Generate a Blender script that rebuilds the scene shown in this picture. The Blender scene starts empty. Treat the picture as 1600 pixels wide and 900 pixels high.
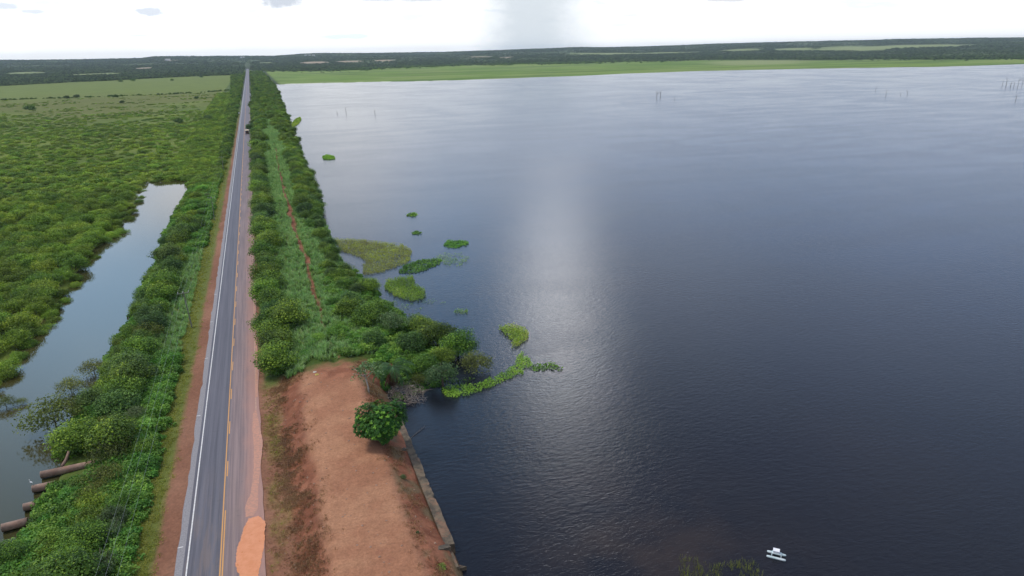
import bpy, math, random
import numpy as np
from mathutils import Matrix, Vector
random.seed(7); rs = np.random.RandomState(11)
SC = bpy.context.scene
COL = SC.collection
R = math.radians

# ------------------------------------------------------------------ camera
F, H = 1067.0, 55.0
_u = np.array([-0.02, 1, 370/1067.]); _u /= np.linalg.norm(_u)
_y = np.array([388-800, 370-0.02*412, -1067.]); _y /= np.linalg.norm(_y)
_x = np.cross(_y, _u)
ROT = np.array([_x, _y, _u])                       # camera axes -> world (world Y runs along the road)
cam = bpy.data.cameras.new('camera'); cam.sensor_width = 36; cam.lens = 36*F/1600
cam.clip_start = 0.5; cam.clip_end = 60000
camo = bpy.data.objects.new('camera', cam); COL.objects.link(camo)
m4 = Matrix([list(ROT[0])+[0], list(ROT[1])+[0], list(ROT[2])+[H], [0, 0, 0, 1]])
camo.matrix_world = m4
SC.camera = camo
def ray(px, py):
    return ROT @ np.array([px-800, 450-py, -F])
def at(px, py, z=0.0):
    d = ray(px, py); t = (z-H)/d[2]
    return (d[0]*t, d[1]*t)
def az_el(px, py):
    d = ray(px, py)
    return math.atan2(d[0], d[1]), math.atan2(d[2], math.hypot(d[0], d[1]))

# ------------------------------------------------------------------ view, sun, sky
SC.view_settings.view_transform = 'Standard'; SC.view_settings.look = 'None'
SC.view_settings.gamma = 1; SC.view_settings.use_curve_mapping = False
SC.view_settings.exposure = 0.0
SC.render.engine = 'CYCLES'
try:
    SC.cycles.use_denoising = True
    SC.cycles.max_bounces = 5; SC.cycles.diffuse_bounces = 2; SC.cycles.glossy_bounces = 2
    SC.cycles.volume_bounces = 0; SC.cycles.transparent_max_bounces = 8
    SC.cycles.sample_clamp_indirect = 4
except Exception: pass
SUN_EL, SUN_AZ = 62, -62          # azimuth measured from +Y (road) towards +X
sun = bpy.data.lights.new('sun', 'SUN'); sun.energy = 2.1; sun.angle = R(12); sun.color = (1, 0.95, 0.87)
suno = bpy.data.objects.new('sun', sun); COL.objects.link(suno)
sd = Vector((math.cos(R(SUN_EL))*math.sin(R(SUN_AZ)), math.cos(R(SUN_EL))*math.cos(R(SUN_AZ)), math.sin(R(SUN_EL))))
suno.rotation_euler = sd.to_track_quat('Z', 'Y').to_euler(); suno.location = (0, 0, 200)

class NT:
    def __init__(s, nt): s.nt = nt; s.N = nt.nodes; s.L = nt.links
    def new(s, t, **k):
        n = s.N.new(t)
        for a, b in k.items(): setattr(n, a, b)
        return n
    def put(s, sock, v):
        if v is None: return
        if isinstance(v, bpy.types.NodeSocket): s.L.new(v, sock)
        else: sock.default_value = v
    def m(s, op, a, b=None, c=None, clamp=False):
        n = s.new('ShaderNodeMath', operation=op); n.use_clamp = clamp
        s.put(n.inputs[0], a); s.put(n.inputs[1], b); s.put(n.inputs[2], c)
        return n.outputs[0]
    def ss(s, x, a, b):
        n = s.new('ShaderNodeMapRange', interpolation_type='SMOOTHSTEP')
        s.put(n.inputs[0], x); n.inputs[1].default_value = a; n.inputs[2].default_value = b
        return n.outputs[0]
    def mix(s, f, a, b, bt='MIX'):
        n = s.new('ShaderNodeMix', data_type='RGBA', blend_type=bt)
        s.put(n.inputs[0], f)
        for i, v in ((6, a), (7, b)):
            if not isinstance(v, bpy.types.NodeSocket) and len(v) == 3: v = (*v, 1)
            s.put(n.inputs[i], v)
        return n.outputs[2]
    def noise(s, vec, scale, detail=4, rough=0.55, dist=0.0):
        n = s.new('ShaderNodeTexNoise'); s.put(n.inputs['Vector'], vec)
        n.inputs['Scale'].default_value = scale; n.inputs['Detail'].default_value = detail
        n.inputs['Roughness'].default_value = rough; n.inputs['Distortion'].default_value = dist
        return n.outputs[0]
    def mapv(s, vec, sc=(1, 1, 1), loc=(0, 0, 0), rot=(0, 0, 0)):
        n = s.new('ShaderNodeMapping'); s.put(n.inputs[0], vec)
        n.inputs['Scale'].default_value = sc; n.inputs['Location'].default_value = loc
        n.inputs['Rotation'].default_value = rot
        return n.outputs[0]

W = bpy.data.worlds.new('World'); SC.world = W; W.use_nodes = True
w = NT(W.node_tree); w.N.clear()
tc = w.new('ShaderNodeTexCoord').outputs['Generated']
sep = w.new('ShaderNodeSeparateXYZ'); w.L.new(tc, sep.inputs[0])
X, Y, Z = sep.outputs
el = w.m('MULTIPLY', w.m('ARCSINE', Z), 57.2958)
az = w.m('MULTIPLY', w.m('ARCTAN2', X, Y), 57.2958)
sky = w.new('ShaderNodeTexSky', sky_type='NISHITA'); sky.sun_disc = False
sky.sun_elevation = R(SUN_EL); sky.sun_rotation = R(SUN_AZ); sky.air_density = 1.0; sky.dust_density = 1.5
SKY_STRENGTH = 0.10
def lobe(px, py, sa, se):
    a, e = az_el(px, py); a = math.degrees(a); e = math.degrees(e)
    return lobe_ae(a, e, sa, se)
def lobe_ae(a, e, sa, se):
    p = w.m('POWER', w.m('ABSOLUTE', w.m('DIVIDE', w.m('SUBTRACT', az, a), sa)), 2.0)
    q = w.m('POWER', w.m('ABSOLUTE', w.m('DIVIDE', w.m('SUBTRACT', el, e), se)), 2.0)
    return w.m('EXPONENT', w.m('MULTIPLY', w.m('ADD', p, q), -1.0))
def pxaz(px): return math.degrees(az_el(px, 80)[0])
# planar cloud layer coordinates
zz = w.m('ADD', w.m('MAXIMUM', Z, 0.0), 0.16)
comb = w.new('ShaderNodeCombineXYZ')
w.L.new(w.m('DIVIDE', X, zz), comb.inputs[0]); w.L.new(w.m('DIVIDE', Y, zz), comb.inputs[1])
cv = comb.outputs[0]
n1 = w.noise(cv, 1.15, 7, 0.58, 0.4)
n2 = w.noise(w.mapv(cv, loc=(7, 3, 1)), 2.2, 5, 0.6, 0.3)
cmask = w.ss(n1, 0.44, 0.60)
# cloud brightness in units of final radiance; background strength multiplies by 0.10
cb = w.m('ADD', 6.5, w.m('MULTIPLY', w.ss(n2, 0.3, 0.7), 7.0))
cc = w.new('ShaderNodeCombineColor')
w.L.new(w.m('MULTIPLY', cb, 0.90), cc.inputs[0]); w.L.new(w.m('MULTIPLY', cb, 0.97), cc.inputs[1]); w.L.new(w.m('MULTIPLY', cb, 1.12), cc.inputs[2])
skyc = w.mix(1.0, sky.outputs[0], (1.0, 1.0, 1.05), 'MULTIPLY')
col = w.mix(cmask, skyc, cc.outputs[0])
# gaps of deeper blue and brighter cloud banks ahead, seen mirrored in the lake
ahead = w.m('MULTIPLY', w.ss(el, 27, 42), lobe_ae(35, 42, 50, 30))
rightm = lobe_ae(50, 18, 22, 11)
col = w.mix(w.m('MULTIPLY', rightm, 0.8), col, (6.6, 8.6, 13.0))
col = w.mix(w.m('MULTIPLY', ahead, 0.8), col, (2.6, 3.2, 5.2))
leftb = lobe_ae(-12, 22, 16, 13)
col = w.mix(w.m('MULTIPLY', leftb, 0.9), col, (11.5, 18.5, 27.0))
midb = lobe_ae(pxaz(680), 19.5, 6.5, 6)
col = w.mix(w.m('MULTIPLY', midb, 0.95), col, (5.0, 11.0, 20.0))
darkb = lobe_ae(pxaz(720), 32, 7, 7)
col = w.mix(w.m('MULTIPLY', darkb, 0.8), col, (2.2, 4.2, 7.0))
wazz = w.m('MULTIPLY', w.m('SUBTRACT', w.noise(w.mapv(tc, loc=(3, 1, 2)), 7, 4, 0.6), 0.5), 15.0)
baz = w.m('SUBTRACT', w.m('ADD', az, wazz), w.m('MULTIPLY', w.m('SUBTRACT', el, 20.0), 0.12))
be = w.m('EXPONENT', w.m('MULTIPLY', w.m('POWER', w.m('ABSOLUTE', w.m('DIVIDE', w.m('SUBTRACT', el, 22.5), 6.0)), 2.0), -1.0))
bb = w.m('MULTIPLY', w.ss(baz, pxaz(770), pxaz(860)), w.ss(baz, pxaz(945), pxaz(915)))
bank = w.m('MULTIPLY', w.m('MULTIPLY', w.m('MULTIPLY', be, w.ss(el, 13, 19)), bb), w.m('ADD', 0.6, w.m('MULTIPLY', w.ss(n2, 0.35, 0.65), 0.6)), clamp=True)
col = w.mix(bank, col, (98, 97, 98))
cenr = w.m('MULTIPLY', lobe_ae(pxaz(1080), 20, 9, 7), 0.75)
col = w.mix(w.m('MULTIPLY', cenr, w.m('SUBTRACT', 1.0, bank, clamp=True)), col, (11, 12.6, 15.5))
bank3 = w.m('MULTIPLY', lobe_ae(pxaz(790), 11, 13, 6), 0.85)
col = w.mix(bank3, col, (15.0, 15.4, 16.4))
col = w.mix(w.m('MULTIPLY', lobe_ae(pxaz(270), 10.0, 6, 3.2), .8), col, (14, 13.8, 14.2))
col = w.mix(w.m('MULTIPLY', midb, 0.8), col, (5.0, 11.0, 20.0))
warm = w.m('MULTIPLY', lobe_ae(pxaz(1180), 33, 12, 5.5), w.ss(w.noise(w.mapv(tc, sc=(1, 1, 2.0), rot=(0, 0.5, 0)), 5, 4, 0.6), 0.42, 0.62))
col = w.mix(w.m('MULTIPLY', warm, 0.8), col, (8.5, 7.4, 8.2))
bank2 = w.m('MULTIPLY', lobe_ae(pxaz(545), 8, 6.5, 7), 0.7)
col = w.mix(bank2, col, (17, 16.5, 16.5))
# bright hazy horizon
hor = w.ss(el, 5.6, 4.3)
col = w.mix(w.m('MULTIPLY', hor, 0.93), col, (12.6, 12.8, 13.0))
rlow = w.m('MULTIPLY', w.m('MULTIPLY', w.ss(az, -2, 32), lobe_ae(40, 10, 90, 7)), w.ss(el, 4.5, 5.6))
col = w.mix(w.m('MULTIPLY', rlow, 0.9), col, (4.4, 6.4, 10.4))
# small grey cloud scraps low over the horizon
ns = w.noise(w.mapv(tc, sc=(1, 1, 5.0)), 13, 4, 0.55)
scr = w.m('MULTIPLY', w.ss(ns, 0.57, 0.66), w.m('MULTIPLY', w.ss(el, 1.2, 2.6), w.ss(el, 9, 5)))
col = w.mix(w.m('MULTIPLY', scr, 0.35), col, (6.6, 7.8, 9.0))
wob = w.m('MULTIPLY', w.m('SUBTRACT', w.noise(w.mapv(tc, sc=(1, 1, 1.6)), 60, 3, 0.6), 0.5), 1.0)
def scrap(px, py, sa, se, colr, f=1.0, sharp=0.35):
    global col
    g = w.m('ADD', lobe(px, py, sa, se), wob)
    col = w.mix(w.m('MULTIPLY', w.ss(g, sharp-.05, sharp+0.35), f), col, colr)
scrap(438, -2, 2.1, 0.75, (6.0, 6.6, 7.6), 0.85, 0.45)
scrap(237, 19, 1.3, 0.42, (7.2, 7.9, 9.0), 0.8, 0.5)
scrap(10, 9, 1.3, 0.32, (7.0, 7.8, 9.0), 0.7, 0.5)
scrap(52, 18, 1.0, 0.22, (7.6, 8.3, 9.2), 0.7, 0.5)
scrap(540, 57, 2.6, 0.28, (7.6, 9.4, 9.8), 0.5, 0.5)
scrap(215, 56, 1.3, 0.12, (8, 9.3, 9.6), 0.5, 0.5)
scrap(985, 24, 1.2, 0.14, (8, 8.2, 8.6), 0.5, 0.5)
scrap(970, 39, 1.6, 0.14, (8, 9, 9.3), 0.4, 0.5)
scrap(650, -6, 6.5, 0.45, (7.4, 7.9, 8.4), 0.8, 0.4)
scrap(1140, -3, 3.0, 0.35, (7.4, 7.6, 8.0), 0.8, 0.45)
# distant rain shaft
azw = w.m('ADD', az, w.m('MULTIPLY', wob, 1.8))
rain = w.m('MULTIPLY', w.ss(azw, pxaz(720), pxaz(815)), w.ss(azw, pxaz(960), pxaz(845)))
rain = w.m('MULTIPLY', rain, w.ss(el, 6.5, 4.4))
col = w.mix(w.m('MULTIPLY', rain, 0.9), col, (7.0, 7.7, 8.3))
bg = w.new('ShaderNodeBackground'); w.L.new(col, bg.inputs[0]); bg.inputs[1].default_value = SKY_STRENGTH
wo = w.new('ShaderNodeOutputWorld'); w.L.new(bg.outputs[0], wo.inputs[0])

# ------------------------------------------------------------------ helpers
def tag(o, label=None, cat=None, group=None, kind=None):
    if label: o['label'] = label
    if cat: o['category'] = cat
    if group: o['group'] = group
    if kind: o['kind'] = kind
    return o
def mesh(name, V, Fc, mat=None, smooth=False, attrs=None, col=None):
    me = bpy.data.meshes.new(name)
    V = np.asarray(V, dtype=np.float32)
    if isinstance(Fc, np.ndarray):
        nf, k = Fc.shape
        me.vertices.add(len(V)); me.vertices.foreach_set('co', V.ravel())
        me.loops.add(nf*k); me.loops.foreach_set('vertex_index', Fc.astype(np.int32).ravel())
        me.polygons.add(nf); me.polygons.foreach_set('loop_start', np.arange(0, nf*k, k, dtype=np.int32))
        me.update(calc_edges=True)
    else:
        me.from_pydata([tuple(map(float, v)) for v in V], [], Fc); me.update()
    if smooth: me.polygons.foreach_set('use_smooth', [True]*len(me.polygons))
    for k_, a in (attrs or {}).items():
        at_ = me.attributes.new(k_, 'FLOAT', 'POINT'); at_.data.foreach_set('value', np.asarray(a, dtype=np.float32))
    if col is not None:
        at_ = me.attributes.new('Col', 'FLOAT_COLOR', 'POINT'); at_.data.foreach_set('color', np.asarray(col, dtype=np.float32).ravel())
    if mat: me.materials.append(mat)
    return me
def obj(name, me, parent=None, loc=None, rz=0, sc=None):
    o = bpy.data.objects.new(name, me); COL.objects.link(o)
    if parent: o.parent = parent
    if loc is not None: o.location = loc
    if rz: o.rotation_euler[2] = rz
    if sc is not None: o.scale = sc if hasattr(sc, '__len__') else (sc,)*3
    return o
class MB:
    def __init__(s): s.v = []; s.f = []
    def add(s, v, f):
        b = len(s.v); s.v += [tuple(map(float, q)) for q in v]; s.f += [tuple(i+b for i in g) for g in f]
    def box(s, c, sz, rz=0, rx=0, taper=1.0):
        hx, hy, hz = sz[0]/2, sz[1]/2, sz[2]/2
        M_ = Matrix.Rotation(rz, 3, 'Z') @ Matrix.Rotation(rx, 3, 'X')
        vs = []
        for z_ in (-hz, hz):
            t = taper if z_ > 0 else 1
            for a, b in ((-hx, -hy), (hx, -hy), (hx, hy), (-hx, hy)):
                p = M_ @ Vector((a*t, b*t, z_)); vs.append((c[0]+p.x, c[1]+p.y, c[2]+p.z))
        s.add(vs, [(3, 2, 1, 0), (4, 5, 6, 7), (0, 1, 5, 4), (1, 2, 6, 5), (2, 3, 7, 6), (3, 0, 4, 7)])
    def tube(s, path, rad, n=6, cap=True):
        path = [Vector(p) for p in path]
        if not hasattr(rad, '__len__'): rad = [rad]*len(path)
        vs = []
        for i, p in enumerate(path):
            d = (path[min(i+1, len(path)-1)]-path[max(i-1, 0)]).normalized()
            a = d.orthogonal().normalized() if i == 0 else (a0 - d*a0.dot(d)).normalized()
            a0 = a; b = d.cross(a)
            for k in range(n):
                t = 2*math.pi*k/n; vs.append(p+(a*math.cos(t)+b*math.sin(t))*rad[i])
        fs = []
        for i in range(len(path)-1):
            for k in range(n):
                k2 = (k+1) % n; fs.append((i*n+k, i*n+k2, (i+1)*n+k2, (i+1)*n+k))
        if cap: fs += [tuple(range(n))[::-1], tuple(range((len(path)-1)*n, len(path)*n))]
        s.add(vs, fs)
    def me(s, name, mat, smooth=False): return mesh(name, s.v, s.f, mat, smooth)
def hash2(ix, iy, seed):
    h = (ix.astype(np.int64)*374761393 + iy.astype(np.int64)*668265263 + seed*1442695041) & 0xffffffff
    h = ((h ^ (h >> 13))*1274126177) & 0xffffffff
    return ((h ^ (h >> 16)) & 0xffffff)/float(0xffffff)
def vnoise(x, y, seed=0):
    ix = np.floor(x); iy = np.floor(y); fx = x-ix; fy = y-iy
    fx = fx*fx*(3-2*fx); fy = fy*fy*(3-2*fy)
    a = hash2(ix, iy, seed); b = hash2(ix+1, iy, seed); c = hash2(ix, iy+1, seed); d = hash2(ix+1, iy+1, seed)
    return (a*(1-fx)+b*fx)*(1-fy)+(c*(1-fx)+d*fx)*fy
def fbm(x, y, sc, octv=4, seed=0):
    x = np.asarray(x, dtype=float)/sc; y = np.asarray(y, dtype=float)/sc
    t = 0; a = 0.5; n = 0
    for i in range(octv):
        t = t+a*vnoise(x*2**i+17.3*i, y*2**i+9.1*i, seed+i); n += a; a *= 0.5
    return t/n
def sst(a, b, x):
    t = np.clip((np.asarray(x, dtype=float)-a)/(np.asarray(b)-np.asarray(a)), 0, 1); return t*t*(3-2*t)
def lerp(a, b, t): return a+(b-a)*t

# ------------------------------------------------------------------ materials
def newmat(name):
    m = bpy.data.materials.new(name); m.use_nodes = True
    n = NT(m.node_tree); b = n.N['Principled BSDF']
    return m, n, b
def foliage(name, dark, mid, light, trans=0.25, rough=0.6, var=0.24, gain=1.6):
    dark, mid, light = [tuple(min(.6, q*gain) for q in c_) for c_ in (dark, mid, light)]
    m, n, b = newmat(name)
    a = n.new('ShaderNodeAttribute', attribute_name='tint').outputs['Fac']
    oi = n.new('ShaderNodeObjectInfo').outputs['Random']
    wp = n.new('ShaderNodeNewGeometry').outputs['Position']
    rg = n.m('ADD', n.m('MULTIPLY', n.m('SUBTRACT', n.noise(wp, 0.022, 3, 0.6), 0.5), 0.75), n.m('MULTIPLY', n.m('SUBTRACT', n.noise(n.mapv(wp, loc=(40, 9, 3)), 0.12, 3, 0.6), 0.5), 0.45))
    t = n.m('ADD', n.m('ADD', a, rg), n.m('MULTIPLY', n.m('SUBTRACT', oi, 0.5), var))
    r = n.new('ShaderNodeValToRGB'); n.L.new(t, r.inputs[0])
    e = r.color_ramp.elements; e[0].position = 0.12; e[0].color = (*dark, 1); e[1].position = 0.95; e[1].color = (*light, 1)
    k = e.new(0.55); k.color = (*mid, 1)
    c = r.outputs[0]
    hue = n.new('ShaderNodeHueSaturation'); n.L.new(c, hue.inputs['Color'])
    r2 = n.m('FRACT', n.m('MULTIPLY', oi, 7.31))
    n.put(hue.inputs['Hue'], n.m('ADD', 0.5, n.m('MULTIPLY', n.m('SUBTRACT', r2, 0.5), 0.035)))
    n.put(hue.inputs['Value'], n.m('ADD', 1.0, n.m('MULTIPLY', n.m('SUBTRACT', n.m('FRACT', n.m('MULTIPLY', oi, 13.7)), 0.5), 0.35)))
    c = hue.outputs[0]
    n.L.new(c, b.inputs['Base Color']); b.inputs['Roughness'].default_value = rough
    b.inputs['Specular IOR Level'].default_value = 0.25
    tr = n.new('ShaderNodeBsdfTranslucent'); n.L.new(n.mix(1.0, c, (1.2, 1.25, 0.6), 'MULTIPLY'), tr.inputs[0])
    mx = n.new('ShaderNodeMixShader'); mx.inputs[0].default_value = trans
    n.L.new(b.outputs[0], mx.inputs[1]); n.L.new(tr.outputs[0], mx.inputs[2])
    n.L.new(mx.outputs[0], n.N['Material Output'].inputs[0])
    return m
MF = {
 'broad': foliage('broadleaf_foliage', (0.018, 0.042, 0.006), (0.056, 0.104, 0.012), (0.155, 0.225, 0.022), gain=2.1),
 'dark': foliage('dark_foliage', (0.014, 0.034, 0.010), (0.038, 0.075, 0.016), (0.10, 0.16, 0.03), gain=2.2),
 'marsh': foliage('marsh_foliage', (0.030, 0.058, 0.007), (0.078, 0.130, 0.014), (0.20, 0.265, 0.03), var=0.3, gain=2.15),
 'fresh': foliage('fresh_foliage', (0.03, 0.08, 0.012), (0.075, 0.17, 0.025), (0.20, 0.33, 0.05)),
 'olive': foliage('olive_foliage', (0.035, 0.045, 0.012), (0.09, 0.105, 0.022), (0.19, 0.22, 0.04)),
 'grey': foliage('grey_foliage', (0.03, 0.055, 0.022), (0.07, 0.115, 0.045), (0.15, 0.2, 0.09)),
 'forest': foliage('forest_foliage', (0.010, 0.022, 0.009), (0.040, 0.070, 0.028), (0.09, 0.13, 0.045), trans=0.2, gain=1.9, var=.6),
 'grass': foliage('tall_grass_blades', (0.07, 0.12, 0.045), (0.15, 0.25, 0.10), (0.26, 0.38, 0.17), trans=.4, gain=1.9),
 'palm': foliage('palm_fronds', (0.02, 0.05, 0.015), (0.045, 0.10, 0.03), (0.10, 0.18, 0.06)),
 'verge': foliage('verge_grass_blades', (0.10, 0.12, 0.02), (0.20, 0.21, 0.04), (0.30, 0.29, 0.07), trans=.4),
 'dry': foliage('dry_grass_blades', (0.10, 0.045, 0.028), (0.22, 0.12, 0.07), (0.36, 0.23, 0.13), trans=0.4, gain=1.25),
 'reed': foliage('reed_blades', (0.07, 0.13, 0.015), (0.16, 0.27, 0.03), (0.28, 0.42, 0.05), gain=2.0),
 'weed': foliage('floating_leaves', (0.03, 0.08, 0.01), (0.07, 0.17, 0.02), (0.18, 0.32, 0.04)),
 'mat': foliage('brown_weed', (0.08, 0.07, 0.012), (0.15, 0.19, 0.020), (0.22, 0.34, 0.03), gain=2.0),
}
def simple(name, c1, c2, scale=3, rough=0.85, spec=0.3, bump=0.0, detail=6, stretch=(1, 1, 1), metallic=0):
    m, n, b = newmat(name)
    v = n.mapv(n.new('ShaderNodeTexCoord').outputs['Object'], sc=stretch)
    f = n.ss(n.noise(v, scale, detail, 0.6), 0.33, 0.67)
    n.L.new(n.mix(f, c1, c2), b.inputs['Base Color']); b.inputs['Roughness'].default_value = rough
    b.inputs['Specular IOR Level'].default_value = spec; b.inputs['Metallic'].default_value = metallic
    if bump:
        bp = n.new('ShaderNodeBump'); bp.inputs['Strength'].default_value = bump; bp.inputs['Distance'].default_value = 0.05
        n.L.new(n.noise(v, scale*3, 5, 0.6), bp.inputs['Height']); n.L.new(bp.outputs[0], b.inputs['Normal'])
    return m
M_bark = simple('bark', (0.06, 0.045, 0.035), (0.14, 0.11, 0.085), 4, bump=0.5)
M_palebark = simple('pale_bark', (0.35, 0.32, 0.28), (0.5, 0.47, 0.42), 5)
M_dead = simple('dead_wood', (0.07, 0.06, 0.055), (0.16, 0.14, 0.125), 3)
M_twig = simple('dry_twigs', (0.17, 0.13, 0.10), (0.36, 0.31, 0.26), 2)
M_pole = simple('pole_concrete', (0.17, 0.17, 0.13), (0.25, 0.24, 0.20), 2)
M_wire = simple('wire_metal', (0.35, 0.35, 0.35), (0.45, 0.45, 0.45), 1, rough=0.4, metallic=0.6)
M_white = simple('white_paint', (0.75, 0.75, 0.75), (0.82, 0.82, 0.82), 3, rough=0.5)

# concrete with stains
def concrete(name, base, dark, moss, red=0.4):
    m, n, b = newmat(name)
    v = n.new('ShaderNodeTexCoord').outputs['Object']
    a = n.ss(n.noise(v, 0.8, 6, 0.65), 0.4, 0.62); c = n.mix(a, base, dark)
    a = n.ss(n.noise(n.mapv(v, loc=(4, 1, 2)), 1.6, 6, 0.6), 0.52, 0.66); c = n.mix(n.m('MULTIPLY', a, 0.7), c, moss)
    a = n.ss(n.noise(n.mapv(v, loc=(9, 3, 2)), 0.5, 6, 0.7), 0.5, 0.62); c = n.mix(n.m('MULTIPLY', a, red), c, (0.30, 0.14, 0.08))
    n.L.new(c, b.inputs['Base Color']); b.inputs['Roughness'].default_value = 0.9
    bp = n.new('ShaderNodeBump'); bp.inputs['Strength'].default_value = 0.6; bp.inputs['Distance'].default_value = 0.04
    n.L.new(n.noise(v, 9, 6, 0.7), bp.inputs['Height']); n.L.new(bp.outputs[0], b.inputs['Normal'])
    return m
M_conc = concrete('weathered_concrete', (0.15, 0.115, 0.075), (0.06, 0.048, 0.035), (0.10, 0.085, 0.055))
M_pipe = concrete('pipe_concrete', (0.36, 0.24, 0.18), (0.25, 0.16, 0.12), (0.17, 0.12, 0.08), 0.5)

# ------------------------------------------------------------------ terrain
WL = -1.5                                        # water level
sh_y = [-3000, 60, 64, 96, 99, 103, 107, 112, 118, 130, 150, 166, 190, 215, 278, 409, 665, 1107, 1500, 1652, 2000]
sh_x = [15.0, 15.0, 15.2, 15.2, 17, 20, 23.5, 27, 29, 28, 23.5, 20.5, 18.0, 17.2, 19.6, 22.5, 27.5, 37, 44, 43, 42]
fs_px = [(426, 130.2), (436, 132.2), (450, 131), (530, 128.8), (605, 127.5), (680, 126), (756, 123.8), (850, 120.3), (975, 115), (1100, 110.8), (1256, 107.4), (1366, 105.8), (1444, 104.7), (1530, 102.5), (1600, 100.0)]
fs = np.array([at(a, b, WL) for a, b in fs_px]); fs = fs[np.argsort(fs[:, 0])]
fs_x = np.concatenate([[-100], fs[:, 0], [2600, 4000, 14000]]); fs_y = np.concatenate([[fs[0, 1]+60], fs[:, 1], [1250, 1100, 900]])
gb_px = [(430, 109.5), (470, 110.5), (515, 110), (600, 104.5), (700, 101.5), (819, 99.2), (944, 96.2), (1100, 93), (1256, 92.5), (1350, 94.5), (1475, 93.2), (1600, 91)]
gb = np.array([at(a, b, -1.0) for a, b in gb_px]); gb = gb[np.argsort(gb[:, 0])]
gb_x = np.concatenate([[-100], gb[:, 0], [4000, 14000]]); gb_y = np.concatenate([[gb[0, 1]], gb[:, 1], [1500, 1200]])
ff = np.array([at(a, b, -1.0) for a, b in [(0, 134.5), (90, 130), (180, 126), (270, 121), (372, 117)]]); ff = ff[np.argsort(ff[:, 0])]
ff_x = np.concatenate([[-14000, -3000], ff[:, 0]]); ff_y = np.concatenate([[1200, 1700], ff[:, 1]])
sky_px = [(-400, 100), (0, 93.5), (120, 92.5), (222, 90.5), (240, 87.5), (330, 87), (385, 87), (430, 87), (470, 84), (500, 82.5), (600, 82.5), (700, 80.5), (760, 78.5), (900, 73.5), (1000, 72.5), (1100, 68.5), (1200, 65.5), (1350, 62.5), (1400, 60.5), (1500, 59), (1600, 58), (2000, 50)]
DH = 8500.0
sk_az = np.array([az_el(a, b)[0] for a, b in sky_px]); sk_h = np.array([H+DH*math.tan(az_el(a, b)[1])-7 for a, b in sky_px])
def shore(y): return np.interp(y, sh_y, sh_x)+(fbm(y, y*0, 9, 3, 5)-0.5)*np.interp(y, [96, 110, 400, 1500], [0.0, 2.5, 6, 14])
def lake_sd(x, y):
    fy = np.interp(x, fs_x, fs_y)+(fbm(x, x*0, 60, 4, 8)-0.5)*46
    return np.minimum(x-shore(y), (fy-y)*0.6)
def pond_sd(x, y):                                # >0 inside the pond
    xr = -34.2+(fbm(y, y*0, 14, 3, 21)-0.5)*4-np.interp(y, [60, 95, 110], [3.5, 2.0, 0])+np.interp(y, [300, 340, 365], [0, 1.0, 1.0])
    xl = -48.6+(fbm(y, y*0+5, 16, 3, 22)-0.5)*6-np.interp(y, [300, 340, 365], [0, 3, 3])
    return np.minimum(np.minimum(xr-x, x-xl), (366-y)*0.8)
def hz(x, y):
    x = np.asarray(x, dtype=float); y = np.asarray(y, dtype=float)
    # left half
    zl = np.interp(x, [-60, -48, -40, -33.5, -26, -20, -18.3, -15.6, -14.5], [-1.15, -1.2, -1.2, -1.35, -0.95, -0.45, -0.22, -0.05, -0.02])
    zl = zl+(fbm(x, y, 6, 3, 1)-0.5)*0.35*sst(-18, -22, x)
    # right half, bare earth platform (near) and vegetated bank (far)
    nz = (fbm(x, y, 3.5, 4, 2)-0.5)
    nxe = (fbm(y, x*0.2, 7, 3, 31)-0.5)*1.3
    za = np.interp(x+nxe*sst(-6, -3, x), [-6, -5, -3, -1.6, 0.6, 1.6, 10.6, 11.6, 14.2, 14.5, 16], [-0.02, -0.22, -0.12, 0.35, 1.7, 1.98, 2.0, 1.85, -0.05, -0.5, -2.2])
    za = za-(np.clip(.62-fbm(x*.25, y, 1.7, 3, 41), 0, 1))*1.1*sst(-3.2, -1.2, x)*(1-sst(.6, 2.0, x))-(np.clip(.60-fbm(x*.25, y, 1.9, 3, 42), 0, 1))*.9*sst(10.8, 12, x)*(1-sst(13.4, 14.2, x))
    za = za+nz*0.28*sst(-5, -2, x)*(1-sst(12, 14, x))*np.where((x > 1.6) & (x < 10.6), 0.35, 1)
    s = shore(y)
    zb = np.interp(x, [-6, -5, -1, 4, 6.5, 7.6, 9, 13], [-0.02, -0.2, 0.6, 1.7, 1.6, 1.2, 1.7, 1.2])
    zb = np.where(x > 13, lerp(1.2, -1.3, np.clip((x-13)/np.maximum(s-13, 1), 0, 1.0)), zb)+nz*0.3*sst(-5, -2, x)
    t = sst(112, 121, y+(fbm(x, y, 3, 3, 12)-0.5)*5)
    zr = lerp(za, zb, t)
    z = np.where(x < -10, zl, zr)
    # flatten far off
    far = sst(1400, 2200, np.hypot(x, y))
    road = (np.abs(x+10.3) < 12)
    z = np.where(road, z, lerp(z, -0.9+(fbm(x, y, 120, 3, 3)-0.5)*0.8, far))
    z = np.where((x > 60) & ~road, -1.0+(fbm(x, y, 90, 4, 3)-0.5)*0.5, z)
    # water bodies
    ls = lake_sd(x, y); wd = np.interp(np.hypot(x, y), [0, 300, 1500], [1.5, 4, 25])
    z = np.where((x > 14.5), lerp(z, -3.2, np.clip(ls/wd*0.5+0.12, 0, 1)*(ls > -wd*0.3)), z)
    ps = pond_sd(x, y)
    z = lerp(z, -3.0, sst(np.where(x < -42, -4.8, -2.6), np.where(x < -42, 0.5, 1.2), ps))
    # hills
    d = np.hypot(x, y); azm = np.arctan2(x, y)
    hh = np.interp(azm, sk_az, sk_h)
    up = np.clip((d-3600)/(DH-3600), 0, 1)**1.35
    z = z+np.where(y > -500, up*(hh+1)+sst(3600, 5500, d)*(fbm(x, y, 900, 4, 4)-0.5)*14*(1-sst(7400, 8300, d)), 0)
    z = z-sst(DH+300, 13000, d)*30
    return z
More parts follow.
